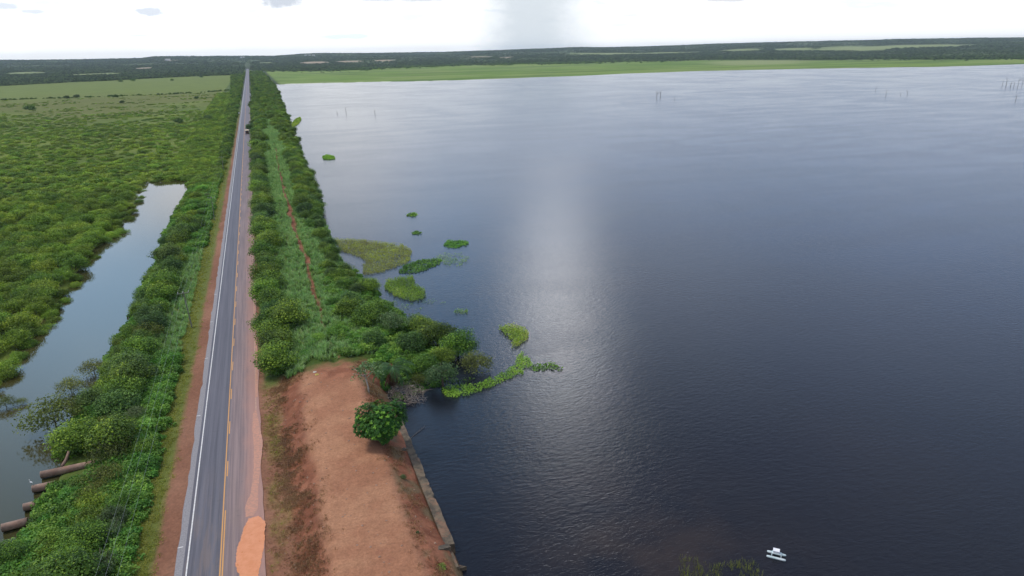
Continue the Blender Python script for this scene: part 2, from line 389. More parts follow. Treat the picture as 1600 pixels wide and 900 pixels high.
def ray_hit(px, py):
    d = ray(px, py); d = d/math.hypot(d[0], d[1])
    t = np.linspace(300, 9500, 1800)
    zt = hz(d[0]*t, d[1]*t); zr_ = H+d[2]*t
    i = int(np.argmax(zt+3 > zr_))
    return d[0]*t[i], d[1]*t[i], t[i]
# pale clearings on the far slopes: (px centre, py, half width px, half depth m)
clear_px = [(1165, 96.5, 60, 260, 'g'), (1220, 95.5, 40, 200, 'g'), (1340, 75, 55, 420, 'g'), (1440, 71, 60, 300, 'g'), (1160, 77.5, 30, 260, 'g'), (1240, 76.5, 30, 250, 'g'),
            (930, 83.5, 55, 150, 'g'), (1050, 82, 45, 150, 'g'), (990, 84, 60, 130, 'g'), (750, 88.8, 22, 160, 'd'), (790, 89, 14, 150, 'd'), (490, 97.3, 24, 190, 'd'), (545, 95.5, 22, 150, 'd'), (600, 93.8, 20, 140, 'd'), (415, 98, 14, 170, 'g'),
            (42, 113.5, 22, 170, 'g'), (150, 115, 34, 130, 'g'), (225, 106, 12, 120, 'd'), (270, 94.5, 14, 90, 'd'), (700, 79, 14, 60, 'd')]
clearings = []
for cpx, cpy, hw, hd, k in clear_px:
    x_, y_, t_ = ray_hit(cpx, cpy)
    clearings.append((math.atan2(x_, y_), t_, hw/1067.*0.9, hd*1.8, k))
def clear_mask(x, y):
    d = np.hypot(x, y); a = np.arctan2(x, y); g = np.zeros_like(d); dd = np.zeros_like(d)
    wv = (fbm(x, y, 150, 3, 44)-0.5)*0.9
    for ca, cd, ha, hd, k in clearings:
        q = np.abs((a-ca)/ha)**2.5+np.abs((d-cd)/hd)**2
        m_ = 1-sst(0.8, 1.2, q+wv)
        if k == 'g': g = np.maximum(g, m_)
        else: dd = np.maximum(dd, m_)
    return g, dd
def stretch(start, step, end, g):
    o = []; v = start; s = step
    while v < end: v += s; s *= g; o.append(v)
    return o
xs = np.array(sorted([-x_ for x_ in stretch(62, 0.8, 13500, 1.085)]+list(np.arange(-62, 38, 0.5))+stretch(37.5, 0.6, 13500, 1.075)))
ys = np.array(sorted([-x_ for x_ in stretch(-30, 4, 6000, 1.3)]+list(np.arange(30.5, 250, 0.6))+stretch(250, 0.8, 1250, 1.022)+list(np.arange(1262, 1720, 7))+stretch(1720, 9, 13500, 1.045)))
GX, GY = np.meshgrid(xs, ys); GZ = hz(GX, GY)
nx_, ny_ = len(xs), len(ys)
fx = GX.ravel(); fy_ = GY.ravel(); fz = GZ.ravel()
I = np.arange(nx_*ny_).reshape(ny_, nx_)
quads = np.stack([I[:-1, :-1].ravel(), I[:-1, 1:].ravel(), I[1:, 1:].ravel(), I[1:, :-1].ravel()], 1)
def C(*a): return np.array(a)[None, :]
def cm(c, c2, m_): return c*(1-m_[:, None])+c2*m_[:, None]
def ground_colour(x, y, z):
    n0 = fbm(x, y, 8, 4, 61); n1 = fbm(x, y, 40, 4, 62); n2 = fbm(x, y, 1.6, 3, 63); n3 = fbm(x, y, 260, 4, 64)
    one = np.ones_like(x)
    dirt = cm(one[:, None]*C(0.26, 0.12, 0.072), C(0.32, 0.16, 0.10), sst(0.3, 0.7, n0))
    red = cm(one[:, None]*C(0.17, 0.062, 0.034), C(0.29, 0.12, 0.068), sst(0.3, 0.7, n2))
    sandy = cm(one[:, None]*C(0.375, 0.19, 0.108), C(0.31, 0.145, 0.082), sst(0.35, 0.65, fbm(x, y, 4, 4, 66)))
    green = cm(one[:, None]*C(0.05, 0.085, 0.015), C(0.10, 0.14, 0.03), sst(0.3, 0.7, n0))
    c = green.copy()
    # left verge: dirt strip then yellow grass
    jit = (fbm(x, y, 5, 4, 71)-0.5)*2.2
    c = cm(c, one[:, None]*C(0.115, 0.135, 0.03), sst(-22.5, -20.5, x+jit)*sst(-9, -13, x))
    dl = -18.2+np.interp(y, [60, 130, 300, 600, 1500], [0, 0.9, 1.3, 1.6, 1.9])
    c = cm(c, dirt*0.82, sst(dl-0.5, dl+0.5, x+jit*0.5)*sst(-9, -13, x)*(1-0.7*sst(300, 900, y)))
    # right: near platform
    near = 1-sst(113, 120, y+(n2-0.5)*5)
    rr = sst(-7, -6.2, x)
    c = cm(c, dirt*0.85, rr*sst(40, 38, x)*near)
    yg = sst(-5.6, -4.6, x+jit*0.5)*(1-sst(-2.6, -1.6, x+jit*0.5))*sst(0.36, 0.6, fbm(x, y, 3, 4, 72))*np.interp(y, [60, 95, 108, 118], [0.7, 0.75, 0.35, 0.2])
    c = cm(c, one[:, None]*C(0.17, 0.13, 0.04), yg*near*rr)
    sl = sst(-2.8, -1.8, x+jit)*(1-sst(0.4, 1.8, x+jit))
    c = cm(c, red, sl*near*0.85)
    top = sst(0.6, 2.2, x+jit*0.9)*(1-sst(9.8, 11.4, x+jit*0.6))
    c = cm(c, sandy, top*near)
    srt = sst(10.6, 11.6, x+jit*0.6)
    c = cm(c, cm(red, one[:, None]*C(0.16, 0.11, 0.06), sst(0.45, 0.6, fbm(x, y, 2.5, 4, 73))), srt*near)
    # red square stain on the platform
    sq = ((x > 6.2) & (x < 8.0) & (y > 62.6) & (y < 65.2)).astype(float)
    c = cm(c, one[:, None]*C(0.27, 0.11, 0.07), sq*0.5*sst(0.3, 0.5, n2))
    # red end slope of platform
    es = sst(107, 112, y+(n0-0.5)*7)*near*sst(3, 5, x)
    c = cm(c, red*1.1, es*0.8)
    # farther bank: footpath
    pathx = np.interp(y, [118, 140, 161, 189, 248, 353, 586], [8.5, 7.6, 7.3, 7.9, 6.9, 7.0, 10.3])+(fbm(y, y*0, 7, 3, 74)-0.5)*1.5
    pw = np.interp(y, [118, 135, 160, 230, 360, 500], [0.1, 0.25, 0.5, 0.7, 0.5, 0.2])*(.35+1.1*fbm(y, y*0, 9, 3, 77))
    pm = (1-sst(pw*0.7, pw*1.3, np.abs(x-pathx)))*(1-near)*(1-sst(520, 640, y))
    c = cm(c, red*0.9+0.005, pm)
    c = cm(c, dirt*0.8, rr*(1-sst(-5.4, -4.6, x+jit*0.4))*(1-near)*(1-sst(300, 800, y)))
    # marsh left
    ml = sst(-46, -50, x)
    wet = cm(one[:, None]*C(0.09, 0.13, 0.018), C(0.14, 0.18, 0.03), sst(0.35, 0.62, n1))
    c = cm(c, wet, ml)
    c = cm(c, one[:, None]*C(0.125, 0.14, 0.032), ml*sst(0.5, 0.68, n3)*sst(500, 900, y))
    c = cm(c, one[:, None]*C(0.135, 0.175, 0.036), ml*sst(1180, 1330, y+(n1-0.5)*140)*(1-0.35*sst(0.45, 0.7, n3)))
    # far marsh (right): bright green
    mg = sst(48, 60, x)*sst(1200, 1400, y)
    bnd = fbm(x*.22, y, 60, 4, 86)
    c = cm(c, cm(one[:, None]*C(0.11, 0.20, 0.022), C(0.16, 0.24, 0.04), sst(0.4, 0.6, n3)), mg)
    c = cm(c, one[:, None]*C(0.075, 0.13, 0.022), mg*sst(.54, .66, bnd)*.8)
    c = cm(c, one[:, None]*C(0.22, 0.25, 0.09), mg*sst(.44, .34, bnd)*.6)
    back = np.interp(x, gb_x, gb_y)+(fbm(x, y, 200, 4, 81)-0.5)*220
    edge = mg*sst(-160, 100, y-back)
    c = cm(c, one[:, None]*C(0.09, 0.13, 0.035), edge)
    forest = cm(one[:, None]*C(0.030, 0.045, 0.018), C(0.085, 0.12, 0.035), sst(.48, .66, fbm(x, y, 240, 4, 83)))
    c = cm(c, forest, mg*sst(0, 160, y-back))
    fl = np.interp(x, ff_x, ff_y)+(fbm(x, y, 160, 4, 82)-0.5)*120
    c = cm(c, forest, sst(0, 60, y-fl)*sst(48, 40, x))
    c = cm(c, forest, sst(600, 900, y)*sst(-40, -30, x)*sst(60, 45, x))
    d = np.hypot(x, y); c = cm(c, forest, sst(3300, 3500, d))
    g, dd = clear_mask(x, y)
    c = cm(c, one[:, None]*C(0.22, 0.26, 0.10), g*sst(2300, 2500, d)); c = cm(c, one[:, None]*C(0.34, 0.27, 0.18), dd*sst(2300, 2500, d))
    # mud below and at the water line
    c = cm(c, one[:, None]*C(0.07, 0.05, 0.02), 1-sst(WL-0.3, WL+0.12, z))
    return np.concatenate([c, np.ones((len(x), 1))], 1)
gcol = ground_colour(fx, fy_, fz)
mg_, n, b = newmat('ground_surface')
a = n.new('ShaderNodeAttribute', attribute_name='Col').outputs['Color']
pos = n.new('ShaderNodeNewGeometry').outputs['Position']
f1 = n.noise(pos, 1.3, 6, 0.7); f2 = n.noise(pos, 9, 3, 0.6); f3 = n.noise(pos, 0.03, 5, 0.6)
f4 = n.noise(pos, 3.4, 5, 0.75)
v = n.m('MULTIPLY', n.m('ADD', 0.62, n.m('MULTIPLY', f1, 0.76)), n.m('ADD', 0.9, n.m('MULTIPLY', f2, 0.2)))
v = n.m('MULTIPLY', v, n.m('ADD', 0.82, n.m('MULTIPLY', n.ss(f4, 0.3, 0.7), 0.36)))
v = n.m('MULTIPLY', v, n.m('ADD', 0.75, n.m('MULTIPLY', f3, 0.5)))
cv_ = n.new('ShaderNodeCombineColor')
for i in range(3): n.L.new(v, cv_.inputs[i])
n.L.new(n.mix(1.0, a, cv_.outputs[0], 'MULTIPLY'), b.inputs['Base Color'])
b.inputs['Roughness'].default_value = 0.95; b.inputs['Specular IOR Level'].default_value = 0.15
bp = n.new('ShaderNodeBump'); bp.inputs['Strength'].default_value = 0.7; bp.inputs['Distance'].default_value = 0.12
n.L.new(n.noise(pos, 2.2, 6, 0.65), bp.inputs['Height']); n.L.new(bp.outputs[0], b.inputs['Normal'])
ground = obj('ground', mesh('ground', np.stack([fx, fy_, fz], 1), quads, mg_, True, col=gcol)); tag(ground, kind='structure')

# ------------------------------------------------------------------ water
def water_mat(name, body, body2, rough, bumps, silt=False):
    m, n, b = newmat(name)
    pos = n.new('ShaderNodeNewGeometry').outputs['Position']
    big = n.noise(n.mapv(pos, sc=(1, 0.55, 1), rot=(0, 0, R(-22))), 0.012, 4, 0.6, 0.5)
    big2 = n.noise(n.mapv(pos, sc=(0.35, 1.4, 1), rot=(0, 0, R(-25)), loc=(50, 20, 0)), 0.035, 4, 0.6, 0.6)
    c = n.mix(n.ss(big, 0.35, 0.65), body, body2)
    if silt:
        sp = n.new('ShaderNodeSeparateXYZ'); n.L.new(pos, sp.inputs[0])
        sx, sy = at(1020, 880, WL)
        q = n.m('ADD', n.m('POWER', n.m('DIVIDE', n.m('SUBTRACT', sp.outputs[0], sx), 13.0), 2.0), n.m('POWER', n.m('DIVIDE', n.m('SUBTRACT', sp.outputs[1], sy), 16.0), 2.0))
        q = n.m('MULTIPLY', n.m('EXPONENT', n.m('MULTIPLY', q, -1.0)), n.ss(n.noise(pos, 0.10, 5, 0.6), 0.25, 0.7))
        c = n.mix(n.m('MULTIPLY', q, 0.55), c, (0.055, 0.038, 0.028))
    n.L.new(c, b.inputs['Base Color'])
    b.inputs['IOR'].default_value = 1.333; b.inputs['Specular IOR Level'].default_value = 0.5
    rr = n.m('ADD', rough[0], n.m('MULTIPLY', n.ss(n.m('MULTIPLY', n.m('ADD', big, big2), 0.5), 0.38, 0.62), rough[1]-rough[0]))
    n.L.new(rr, b.inputs['Roughness'])
    h = None
    for sc_, amp, st in bumps:
        w_ = n.m('MULTIPLY', n.noise(n.mapv(pos, sc=st, rot=(0, 0, R(-28))), sc_, 3, 0.6, 0.2), amp)
        h = w_ if h is None else n.m('ADD', h, w_)
    bp = n.new('ShaderNodeBump'); bp.inputs['Strength'].default_value = 1.0; bp.inputs['Distance'].default_value = 1.0
    n.L.new(n.m('MULTIPLY', h, n.m('ADD', 0.93, n.m('MULTIPLY', n.ss(big2, 0.35, 0.65), 0.12))), bp.inputs['Height']); n.L.new(bp.outputs[0], b.inputs['Normal'])
    return m
M_lake = water_mat('lake_water', (0.006, 0.008, 0.014), (0.009, 0.010, 0.013), (0.13, 0.18), [(1.3, 0.050, (0.6, 1.25, 1)), (4.2, 0.026, (0.7, 1.2, 1)), (0.3, 0.022, (0.7, 1.2, 1))], True)
M_pond = water_mat('pond_water', (0.055, 0.05, 0.016), (0.042, 0.042, 0.018), (0.02, 0.05), [(2.0, 0.006, (1, 1, 1))])
def sheet(name, x0, x1, y0, y1, z, mat):
    return tag(obj(name, mesh(name, [(x0, y0, z), (x1, y0, z), (x1, y1, z), (x0, y1, z)], [(0, 1, 2, 3)], mat)), kind='structure')
sheet('lake', 15.0, 13000, -3000, 2100, WL, M_lake)
sheet('pond', -62, -31, -300, 372, WL, M_pond)

# ------------------------------------------------------------------ road
def strip(name, x0f, x1f, ysamp, z, mat, kind='structure'):
    V = []; Fc = []
    for i, y in enumerate(ysamp):
        V += [(x0f(y), y, z), (x1f(y), y, z)]
        if i: Fc.append((2*i-2, 2*i-1, 2*i+1, 2*i))
    o = obj(name, mesh(name, V, Fc, mat)); return tag(o, kind=kind)
m, n, b = newmat('asphalt')
pos = n.new('ShaderNodeNewGeometry').outputs['Position']
sp = n.new('ShaderNodeSeparateXYZ'); n.L.new(pos, sp.inputs[0]); px_, py_ = sp.outputs[0], sp.outputs[1]
lon = n.noise(n.mapv(pos, sc=(1, 0.012, 1)), 3.2, 5, 0.65)
pat = n.noise(n.mapv(pos, sc=(1, 0.25, 1)), 0.7, 5, 0.65)
fine = n.noise(pos, 14, 3, 0.7)
left = n.mix(n.ss(lon, 0.3, 0.7), (0.074, 0.072, 0.088), (0.130, 0.125, 0.148))
wt = n.m('SUBTRACT', 1.0, n.ss(n.m('ABSOLUTE', n.m('SUBTRACT', n.m('ABSOLUTE', n.m('SUBTRACT', px_, -12.3)), 0.85)), 0.05, 0.4))
left = n.mix(n.m('MULTIPLY', wt, 0.35), left, (0.155, 0.150, 0.175))
right = n.mix(n.ss(lon, 0.32, 0.68), (0.155, 0.112, 0.112), (0.27, 0.195, 0.185))
mudf = n.m('MULTIPLY', n.ss(n.m('ADD', px_, n.m('MULTIPLY', pat, 2.2)), -7.9, -5.4), n.ss(py_, 420, 120))
right = n.mix(n.m('MULTIPLY', mudf, 0.75), right, (0.40, 0.21, 0.16))
ed = n.m('ADD', px_, n.m('MULTIPLY', n.m('SUBTRACT', pat, 0.5), 1.0))
fr = n.m('MULTIPLY', n.ss(ed, -10.9, -9.7), n.m('ADD', 0.45, n.m('MULTIPLY', n.ss(py_, 520, 200), 0.55)))
c = n.mix(fr, left, right)
near_ = n.m('MULTIPLY', n.ss(py_, 100, 66), n.ss(n.noise(n.mapv(pos, sc=(1, 0.08, 1)), 1.6, 5, 0.65), 0.42, 0.62))
c = n.mix(n.m('MULTIPLY', near_, 0.45), c, (0.22, 0.16, 0.13))
crk = n.ss(n.noise(n.mapv(pos, sc=(0.35, 1.4, 1)), 1.1, 6, 0.75), 0.60, 0.66)
c = n.mix(n.m('MULTIPLY', crk, 0.30), c, (0.045, 0.045, 0.055))
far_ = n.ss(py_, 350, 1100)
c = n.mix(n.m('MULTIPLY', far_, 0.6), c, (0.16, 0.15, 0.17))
g_ = n.m('ADD', 0.82, n.m('MULTIPLY', fine, 0.36)); cg = n.new('ShaderNodeCombineColor')
for i in range(3): n.L.new(g_, cg.inputs[i])
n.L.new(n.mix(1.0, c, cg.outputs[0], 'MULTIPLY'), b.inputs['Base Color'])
n.L.new(n.m('ADD', 0.55, n.m('MULTIPLY', lon, 0.3)), b.inputs['Roughness']); b.inputs['Specular IOR Level'].default_value = 0.35
bp = n.new('ShaderNodeBump'); bp.inputs['Strength'].default_value = 0.3; bp.inputs['Distance'].default_value = 0.01
n.L.new(fine, bp.inputs['Height']); n.L.new(bp.outputs[0], b.inputs['Normal'])
M_asph = m
yy = np.concatenate([np.arange(20, 300, 2.0), np.arange(300, 5600, 20)])
def nz1(y, s, a, k): return float((fbm(np.array([y]), np.array([k*3.3]), s, 3, k)[0]-0.5)*a)
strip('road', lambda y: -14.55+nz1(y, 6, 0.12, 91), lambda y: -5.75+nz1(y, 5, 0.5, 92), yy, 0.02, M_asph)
M_grav = simple('gravel_shoulder', (0.20, 0.19, 0.20), (0.31, 0.295, 0.30), 6, bump=0.5)
strip('gravel_shoulder', lambda y: -15.35+nz1(y, 2.5, 0.5, 93), lambda y: -14.5, yy, 0.012, M_grav)
def paint(name, c1, c2, wear=0.55):
    m, n, b = newmat(name)
    pos = n.new('ShaderNodeNewGeometry').outputs['Position']
    f = n.ss(n.noise(pos, 6, 5, 0.7), wear, wear+0.2)
    n.L.new(n.mix(f, c1, c2), b.inputs['Base Color']); b.inputs['Roughness'].default_value = 0.6
    return m
M_wl = paint('white_road_paint', (0.72, 0.70, 0.67), (0.45, 0.42, 0.40), 0.45)
M_yl = paint('yellow_road_paint', (0.62, 0.30, 0.07), (0.42, 0.22, 0.10), 0.5)
M_ol = paint('faded_edge_paint', (0.55, 0.34, 0.22), (0.28, 0.18, 0.15), 0.42)
strip('white_edge_line', lambda y: -14.2, lambda y: -14.05, yy, 0.026, M_wl)
strip('yellow_centre_line', lambda y: -10.62, lambda y: -10.48, yy, 0.026, M_yl)
strip('faded_edge_line', lambda y: -6.40, lambda y: -6.28, [v_ for v_ in yy if v_ > 100], 0.026, M_ol)
V = []; Fc = []
def quad(x0, x1, y0, y1, z):
    b_ = len(V); V.extend([(x0, y0, z), (x1, y0, z), (x1, y1, z), (x0, y1, z)]); Fc.append((b_, b_+1, b_+2, b_+3))
quad(-10.36, -10.22, 20, 82, 0.026)
yv = 90.0
while yv < 900: quad(-10.36, -10.22, yv, yv+4, 0.026); yv += 12
tag(obj('yellow_dashed_line', mesh('yellow_dashed_line', V, Fc, M_yl)), kind='structure')
V = []; Fc = []
for p in [(338, 460), (332, 503), (324, 560), (311, 650), (287, 855)]:
    x_, y_ = at(*p); quad(-15.45, -14.85, y_, y_+0.14, 0.03)
tag(obj('shoulder_paint_marks', mesh('shoulder_paint_marks', V, Fc, M_wl)), kind='structure')
# mud
def blob(name, pts, z, mat, jit=0.18, sub=14):
    P = [np.array(p) for p in pts]; out = []
    for i in range(len(P)):
        a_, b_ = P[i], P[(i+1) % len(P)]
        for k in range(sub):
            t = k/sub; q = a_*(1-t)+b_*t; out.append((q[0]+random.uniform(-jit, jit), q[1]+random.uniform(-jit, jit)*.8, z))
    return obj(name, mesh(name, out, [tuple(range(len(out)))[::1]], mat))
m, n, b = newmat('wet_orange_mud')
pos = n.new('ShaderNodeNewGeometry').outputs['Position']
n.L.new(n.mix(n.ss(n.noise(pos, 1.2, 6, 0.6), 0.35, 0.65), (0.60, 0.215, 0.075), (0.66, 0.26, 0.11)), b.inputs['Base Color'])
n.L.new(n.m('ADD', 0.10, n.m('MULTIPLY', n.noise(pos, 2, 4, 0.6), 0.5)), b.inputs['Roughness'])
M_mud = m
M_mud2 = simple('dried_pink_mud', (0.52, 0.26, 0.18), (0.38, 0.22, 0.17), 2.5)
pud = [at(*p) for p in [(415, 815), (404, 806), (388, 811), (381, 826), (376, 842), (370, 860), (368, 885), (376, 905), (402, 905), (408, 880), (413, 850)]]
tag(blob('mud_puddle', pud, 0.034, M_mud, 0.07), kind='structure')
s2 = [at(*p) for p in [(400, 640), (405, 660), (411, 690), (408, 720), (404, 760), (403, 795), (396, 806), (384, 808), (383, 792), (392, 770), (396, 740), (397, 700), (394, 670), (396, 645)]]
tag(blob('mud_streak', s2, 0.031, M_mud2, 0.05), kind='structure')
s3 = [at(*p) for p in [(398, 470), (401, 520), (403, 560), (403, 620), (399, 622), (399, 560), (398, 520), (397, 470)]]
tag(blob('thin_mud_streak', s3, 0.031, M_mud2, 0.03), kind='structure')
ground_z = lambda x, y: float(hz(np.array([x]), np.array([y]))[0])

# ------------------------------------------------------------------ foliage meshes
def rnd_unit(n_, zmin=-1.0):
    z = rs.uniform(zmin, 1, n_); t = rs.uniform(0, 2*np.pi, n_); r = np.sqrt(1-z*z)
    return np.stack([r*np.cos(t), r*np.sin(t), z], 1)
def leaves(P, N, L, aspect=0.55, tint=None):
    n_ = len(P); N = N/np.linalg.norm(N, axis=1)[:, None]
    T = np.cross(N, rnd_unit(n_)); T /= (np.linalg.norm(T, axis=1)[:, None]+1e-9); B = np.cross(N, T)
    L = np.asarray(L)[:, None] if np.ndim(L) else np.full((n_, 1), L)
    V = np.stack([P-T*L*.5, P+B*L*.5*aspect+T*L*0.05, P+T*L*.5-N*L*0.12, P-B*L*.5*aspect+T*L*0.05], 1).reshape(-1, 3)
    return V, np.repeat(tint, 4)
def leafmesh(name, V, tint, mat):
    Fq = np.arange(len(V)).reshape(-1, 4)
    return mesh(name, V, Fq, mat, False, {'tint': np.clip(tint, 0, 1)})
def crown(name, mat, w_=8, h=5.5, z0=2.0, ncl=34, nl=110, leaf=0.42, cr=(0.15, 0.27), zmin=-0.3, spread=0.5, flat=0.85, tb=(0.25, 0.6), bright=0.12):
    D = rnd_unit(ncl, zmin); rad = rs.uniform(0.42, 0.80, ncl)+(rs.rand(ncl) < .18)*rs.uniform(.08, .25, ncl)
    cen = np.stack([D[:, 0]*w_/2*rad, D[:, 1]*w_/2*rad, z0+h*0.42+D[:, 2]*h*0.42*rad], 1)
    Vs = []; Ts = []
    for i in range(ncl):
        r = rs.uniform(*cr)*w_*(.72 if rad[i] > .8 else 1); k = int(nl*(r/(0.21*w_))**2)+6
        d = rnd_unit(k, -0.45); shell = rs.uniform(0.55, 1.12, k)[:, None]
        p = cen[i]+d*shell*r*np.array([1, 1, flat])
        nn = d*0.7+np.array([0, 0, 0.45])+rnd_unit(k)*spread
        ct = rs.uniform(*tb); t = ct+rs.uniform(-0.17, 0.17, k)+(d[:, 2]*0.06)
        t = np.where(rs.rand(k) < bright, t+0.3, t)
        v, tt = leaves(p, nn, leaf*rs.uniform(0.6, 1.25, k), 0.6, t); Vs.append(v); Ts.append(tt)
    V = np.concatenate(Vs); V[:, 2] = np.maximum(V[:, 2], 0.02)
    return leafmesh(name, V, np.concatenate(Ts), mat)
def rosette_crown(name, mat, w_=9.5, h=7.4, z0=0.0, nr=1900, per=13, leaf=0.40, bright=0.10, rr=0.34):
    D = rnd_unit(nr, -0.75); lump = 0.86+0.22*np.sin(D[:, 0]*5+1)*np.cos(D[:, 1]*4+2)+rs.uniform(-0.09, 0.1, nr)
    inner = rs.uniform(0.0, 1.0, nr) < 0.4; lump = np.where(inner, lump*rs.uniform(.55, .88, nr), lump)
    tap = np.where(D[:, 2] < 0, 1+D[:, 2]*0.72, 1.0)
    cen = np.stack([D[:, 0]*w_/2*lump*tap, D[:, 1]*w_/2*lump*tap, z0+h*0.5+D[:, 2]*h*0.5*lump], 1)
    Vs = []; Ts = []
    for i in range(nr):
        n0 = D[i]*0.8+np.array([0, 0, 0.6]); n0 /= np.linalg.norm(n0)
        d = rnd_unit(per); d = d-n0*(d@n0)[:, None]; d /= np.linalg.norm(d, axis=1)[:, None]
        upf = rs.uniform(-0.1, 0.7, per)[:, None]
        p = cen[i]+d*rr*0.55+n0*upf*0.22
        nn = n0*1.0-d*0.1+d*upf*-0.3+rnd_unit(per)*0.25
        ct = rs.uniform(0.25, 0.55)+(0.42 if rs.rand() < bright else 0)
        T = d+n0*upf*0.6; T /= np.linalg.norm(T, axis=1)[:, None]
        nn = nn-T*(np.sum(nn*T, 1))[:, None]; nn /= np.linalg.norm(nn, axis=1)[:, None]; B = np.cross(nn, T)
        L = leaf*rs.uniform(0.7, 1.15, per)[:, None]
        V = np.stack([p-T*L*.5, p+B*L*.25, p+T*L*.5-n0*L*.1, p-B*L*.25], 1).reshape(-1, 3)
        Vs.append(V); Ts.append(np.repeat(ct+rs.uniform(-.1, .1, per), 4))
    return leafmesh(name, np.concatenate(Vs), np.concatenate(Ts), mat)
def trunk(name, h=3.5, r=0.22, limbs=5, spread=2.2, top=5.0, mat=None):
    b_ = MB(); bend = random.uniform(-.3, .3)
    b_.tube([(0, 0, -0.6), (0.05, 0, 0.3), (bend*.5, bend*.3, h*.5), (bend, bend, h)], [r*1.35, r, r*.85, r*.7], 7)
    for i in range(limbs):
        t = 2*math.pi*i/limbs+random.uniform(-.4, .4); s = spread*random.uniform(.7, 1.1)
        z1 = h*random.uniform(.45, .95)
        b_.tube([(bend*z1/h, bend*z1/h, z1), (math.cos(t)*s*.45, math.sin(t)*s*.45, lerp(z1, top, .5)), (math.cos(t)*s, math.sin(t)*s, top*random.uniform(.85, 1.05))], [r*.5, r*.33, r*.1], 5)
    return b_.me(name, mat or M_bark, True)
def grasstuft(name, mat, n_=26, h=1.5, spread=0.55, wd=0.07, droop=0.5, tb=(0.2, 0.75)):
    V = []; T = []
    for i in range(n_):
        a_ = rs.uniform(0, 2*np.pi); lean = rs.uniform(0.15, 1.0)*droop; hh = h*rs.uniform(0.55, 1.1); r0 = rs.uniform(0, spread*.5)
        d = np.array([math.cos(a_), math.sin(a_), 0]); s = np.array([-d[1], d[0], 0])*wd*0.5
        p0 = d*r0; p1 = d*(r0+hh*lean*.35)+np.array([0, 0, hh*.6]); p2 = d*(r0+hh*lean)+np.array([0, 0, hh*(1-lean*.45)])
        V += [p0-s, p0+s, p1+s*.9, p1-s*.9, p1-s*.9, p1+s*.9, p2+s*.1, p2-s*.1]
        t = rs.uniform(*tb); T += [t]*8
    return leafmesh(name, np.array(V), np.array(T), mat)
CR = {}
CR['broad'] = [crown('crown', MF['broad'], w_=8.5, h=6.8, z0=0.3, ncl=54, nl=110, leaf=0.40, zmin=-0.8, tb=(.12,.66), bright=.16) for _ in range(4)]
CR['dark'] = [crown('crown', MF['dark'], w_=8, h=6.6, z0=0.4, ncl=50, nl=110, leaf=0.40, zmin=-0.8, tb=(.12,.66)) for _ in range(2)]
CR['fresh'] = [crown('crown', MF['fresh'], w_=6.5, h=4.6, z0=0.0, ncl=40, nl=110, leaf=0.40, zmin=-0.5, spread=0.8, bright=0.2) for _ in range(3)]
CR['olive'] = [crown('crown', MF['olive'], w_=8, h=4.6, z0=0.0, ncl=44, nl=75, leaf=0.30, cr=(0.10, 0.22), zmin=-0.35, spread=0.9) for _ in range(2)]
CR['grey'] = [crown('crown', MF['grey'], w_=6.5, h=5.5, z0=0.2, ncl=46, nl=90, leaf=0.32, cr=(0.12, 0.22), zmin=-0.4, spread=0.9) for _ in range(2)]
CR['marsh'] = [crown('crown', MF['marsh'], w_=7, h=4.6, z0=-0.1, ncl=48, nl=85, leaf=0.34, zmin=-0.4, tb=(.12,.68), cr=(0.12, 0.24), spread=0.8) for _ in range(5)]
MF['glossy'] = foliage('glossy_foliage', (0.010, 0.036, 0.005), (0.036, 0.098, 0.010), (0.17, 0.30, 0.03))
CR['round'] = [rosette_crown('crown', MF['glossy'])]
LOW = {}
LOW['marsh'] = [crown('shrub', MF['marsh'], w_=7, h=3.6, z0=-0.2, ncl=22, nl=34, leaf=0.62, zmin=-0.1, cr=(0.14, 0.26), spread=0.8) for _ in range(4)]
LOW['broad'] = [crown('tree', MF['broad'], w_=9, h=7.5, z0=0.3, ncl=26, nl=44, leaf=0.8, zmin=-0.5) for _ in range(3)]
LOW['dark'] = [crown('tree', MF['dark'], w_=9, h=7.5, z0=0.3, ncl=26, nl=44, leaf=0.8, zmin=-0.5) for _ in range(2)]
LOW['forest'] = [crown('tree', MF['forest'], w_=11, h=8.5, z0=-0.3, ncl=13, nl=12, leaf=2.0, zmin=-0.3, cr=(0.16, 0.3)) for _ in range(4)]
TR = [trunk('trunk') for _ in range(3)]; TRS = [trunk('trunk', 1.6, 0.10, 6, 2.0, 2.8) for _ in range(2)]

def plant(name, kind, x, y, z, s, label, cat, group=None, sz=1.0, tr=None, rz=None):
    e = bpy.data.objects.new(name, None); COL.objects.link(e); e.empty_display_size = 0.5
    e.location = (x, y, z); e.rotation_euler[2] = random.uniform(0, 6.28) if rz is None else rz
    e.scale = (s*random.uniform(.92, 1.08), s*random.uniform(.92, 1.08), s*sz)
    tag(e, label, cat, group)
    c_ = bpy.data.objects.new('crown', random.choice(CR[kind])); COL.objects.link(c_); c_.parent = e
    t_ = bpy.data.objects.new('trunk', random.choice(tr or (TRS if kind in ('fresh', 'olive', 'marsh') else TR))); COL.objects.link(t_); t_.parent = e
    return e
def single(name, kind, x, y, z, s, label, cat, group, sz=1.0):
    o = obj(name, random.choice(LOW[kind]), None, (x, y, z), random.uniform(0, 6.28), (s, s*random.uniform(.9, 1.1), s*sz))
    return tag(o, label, cat, group)

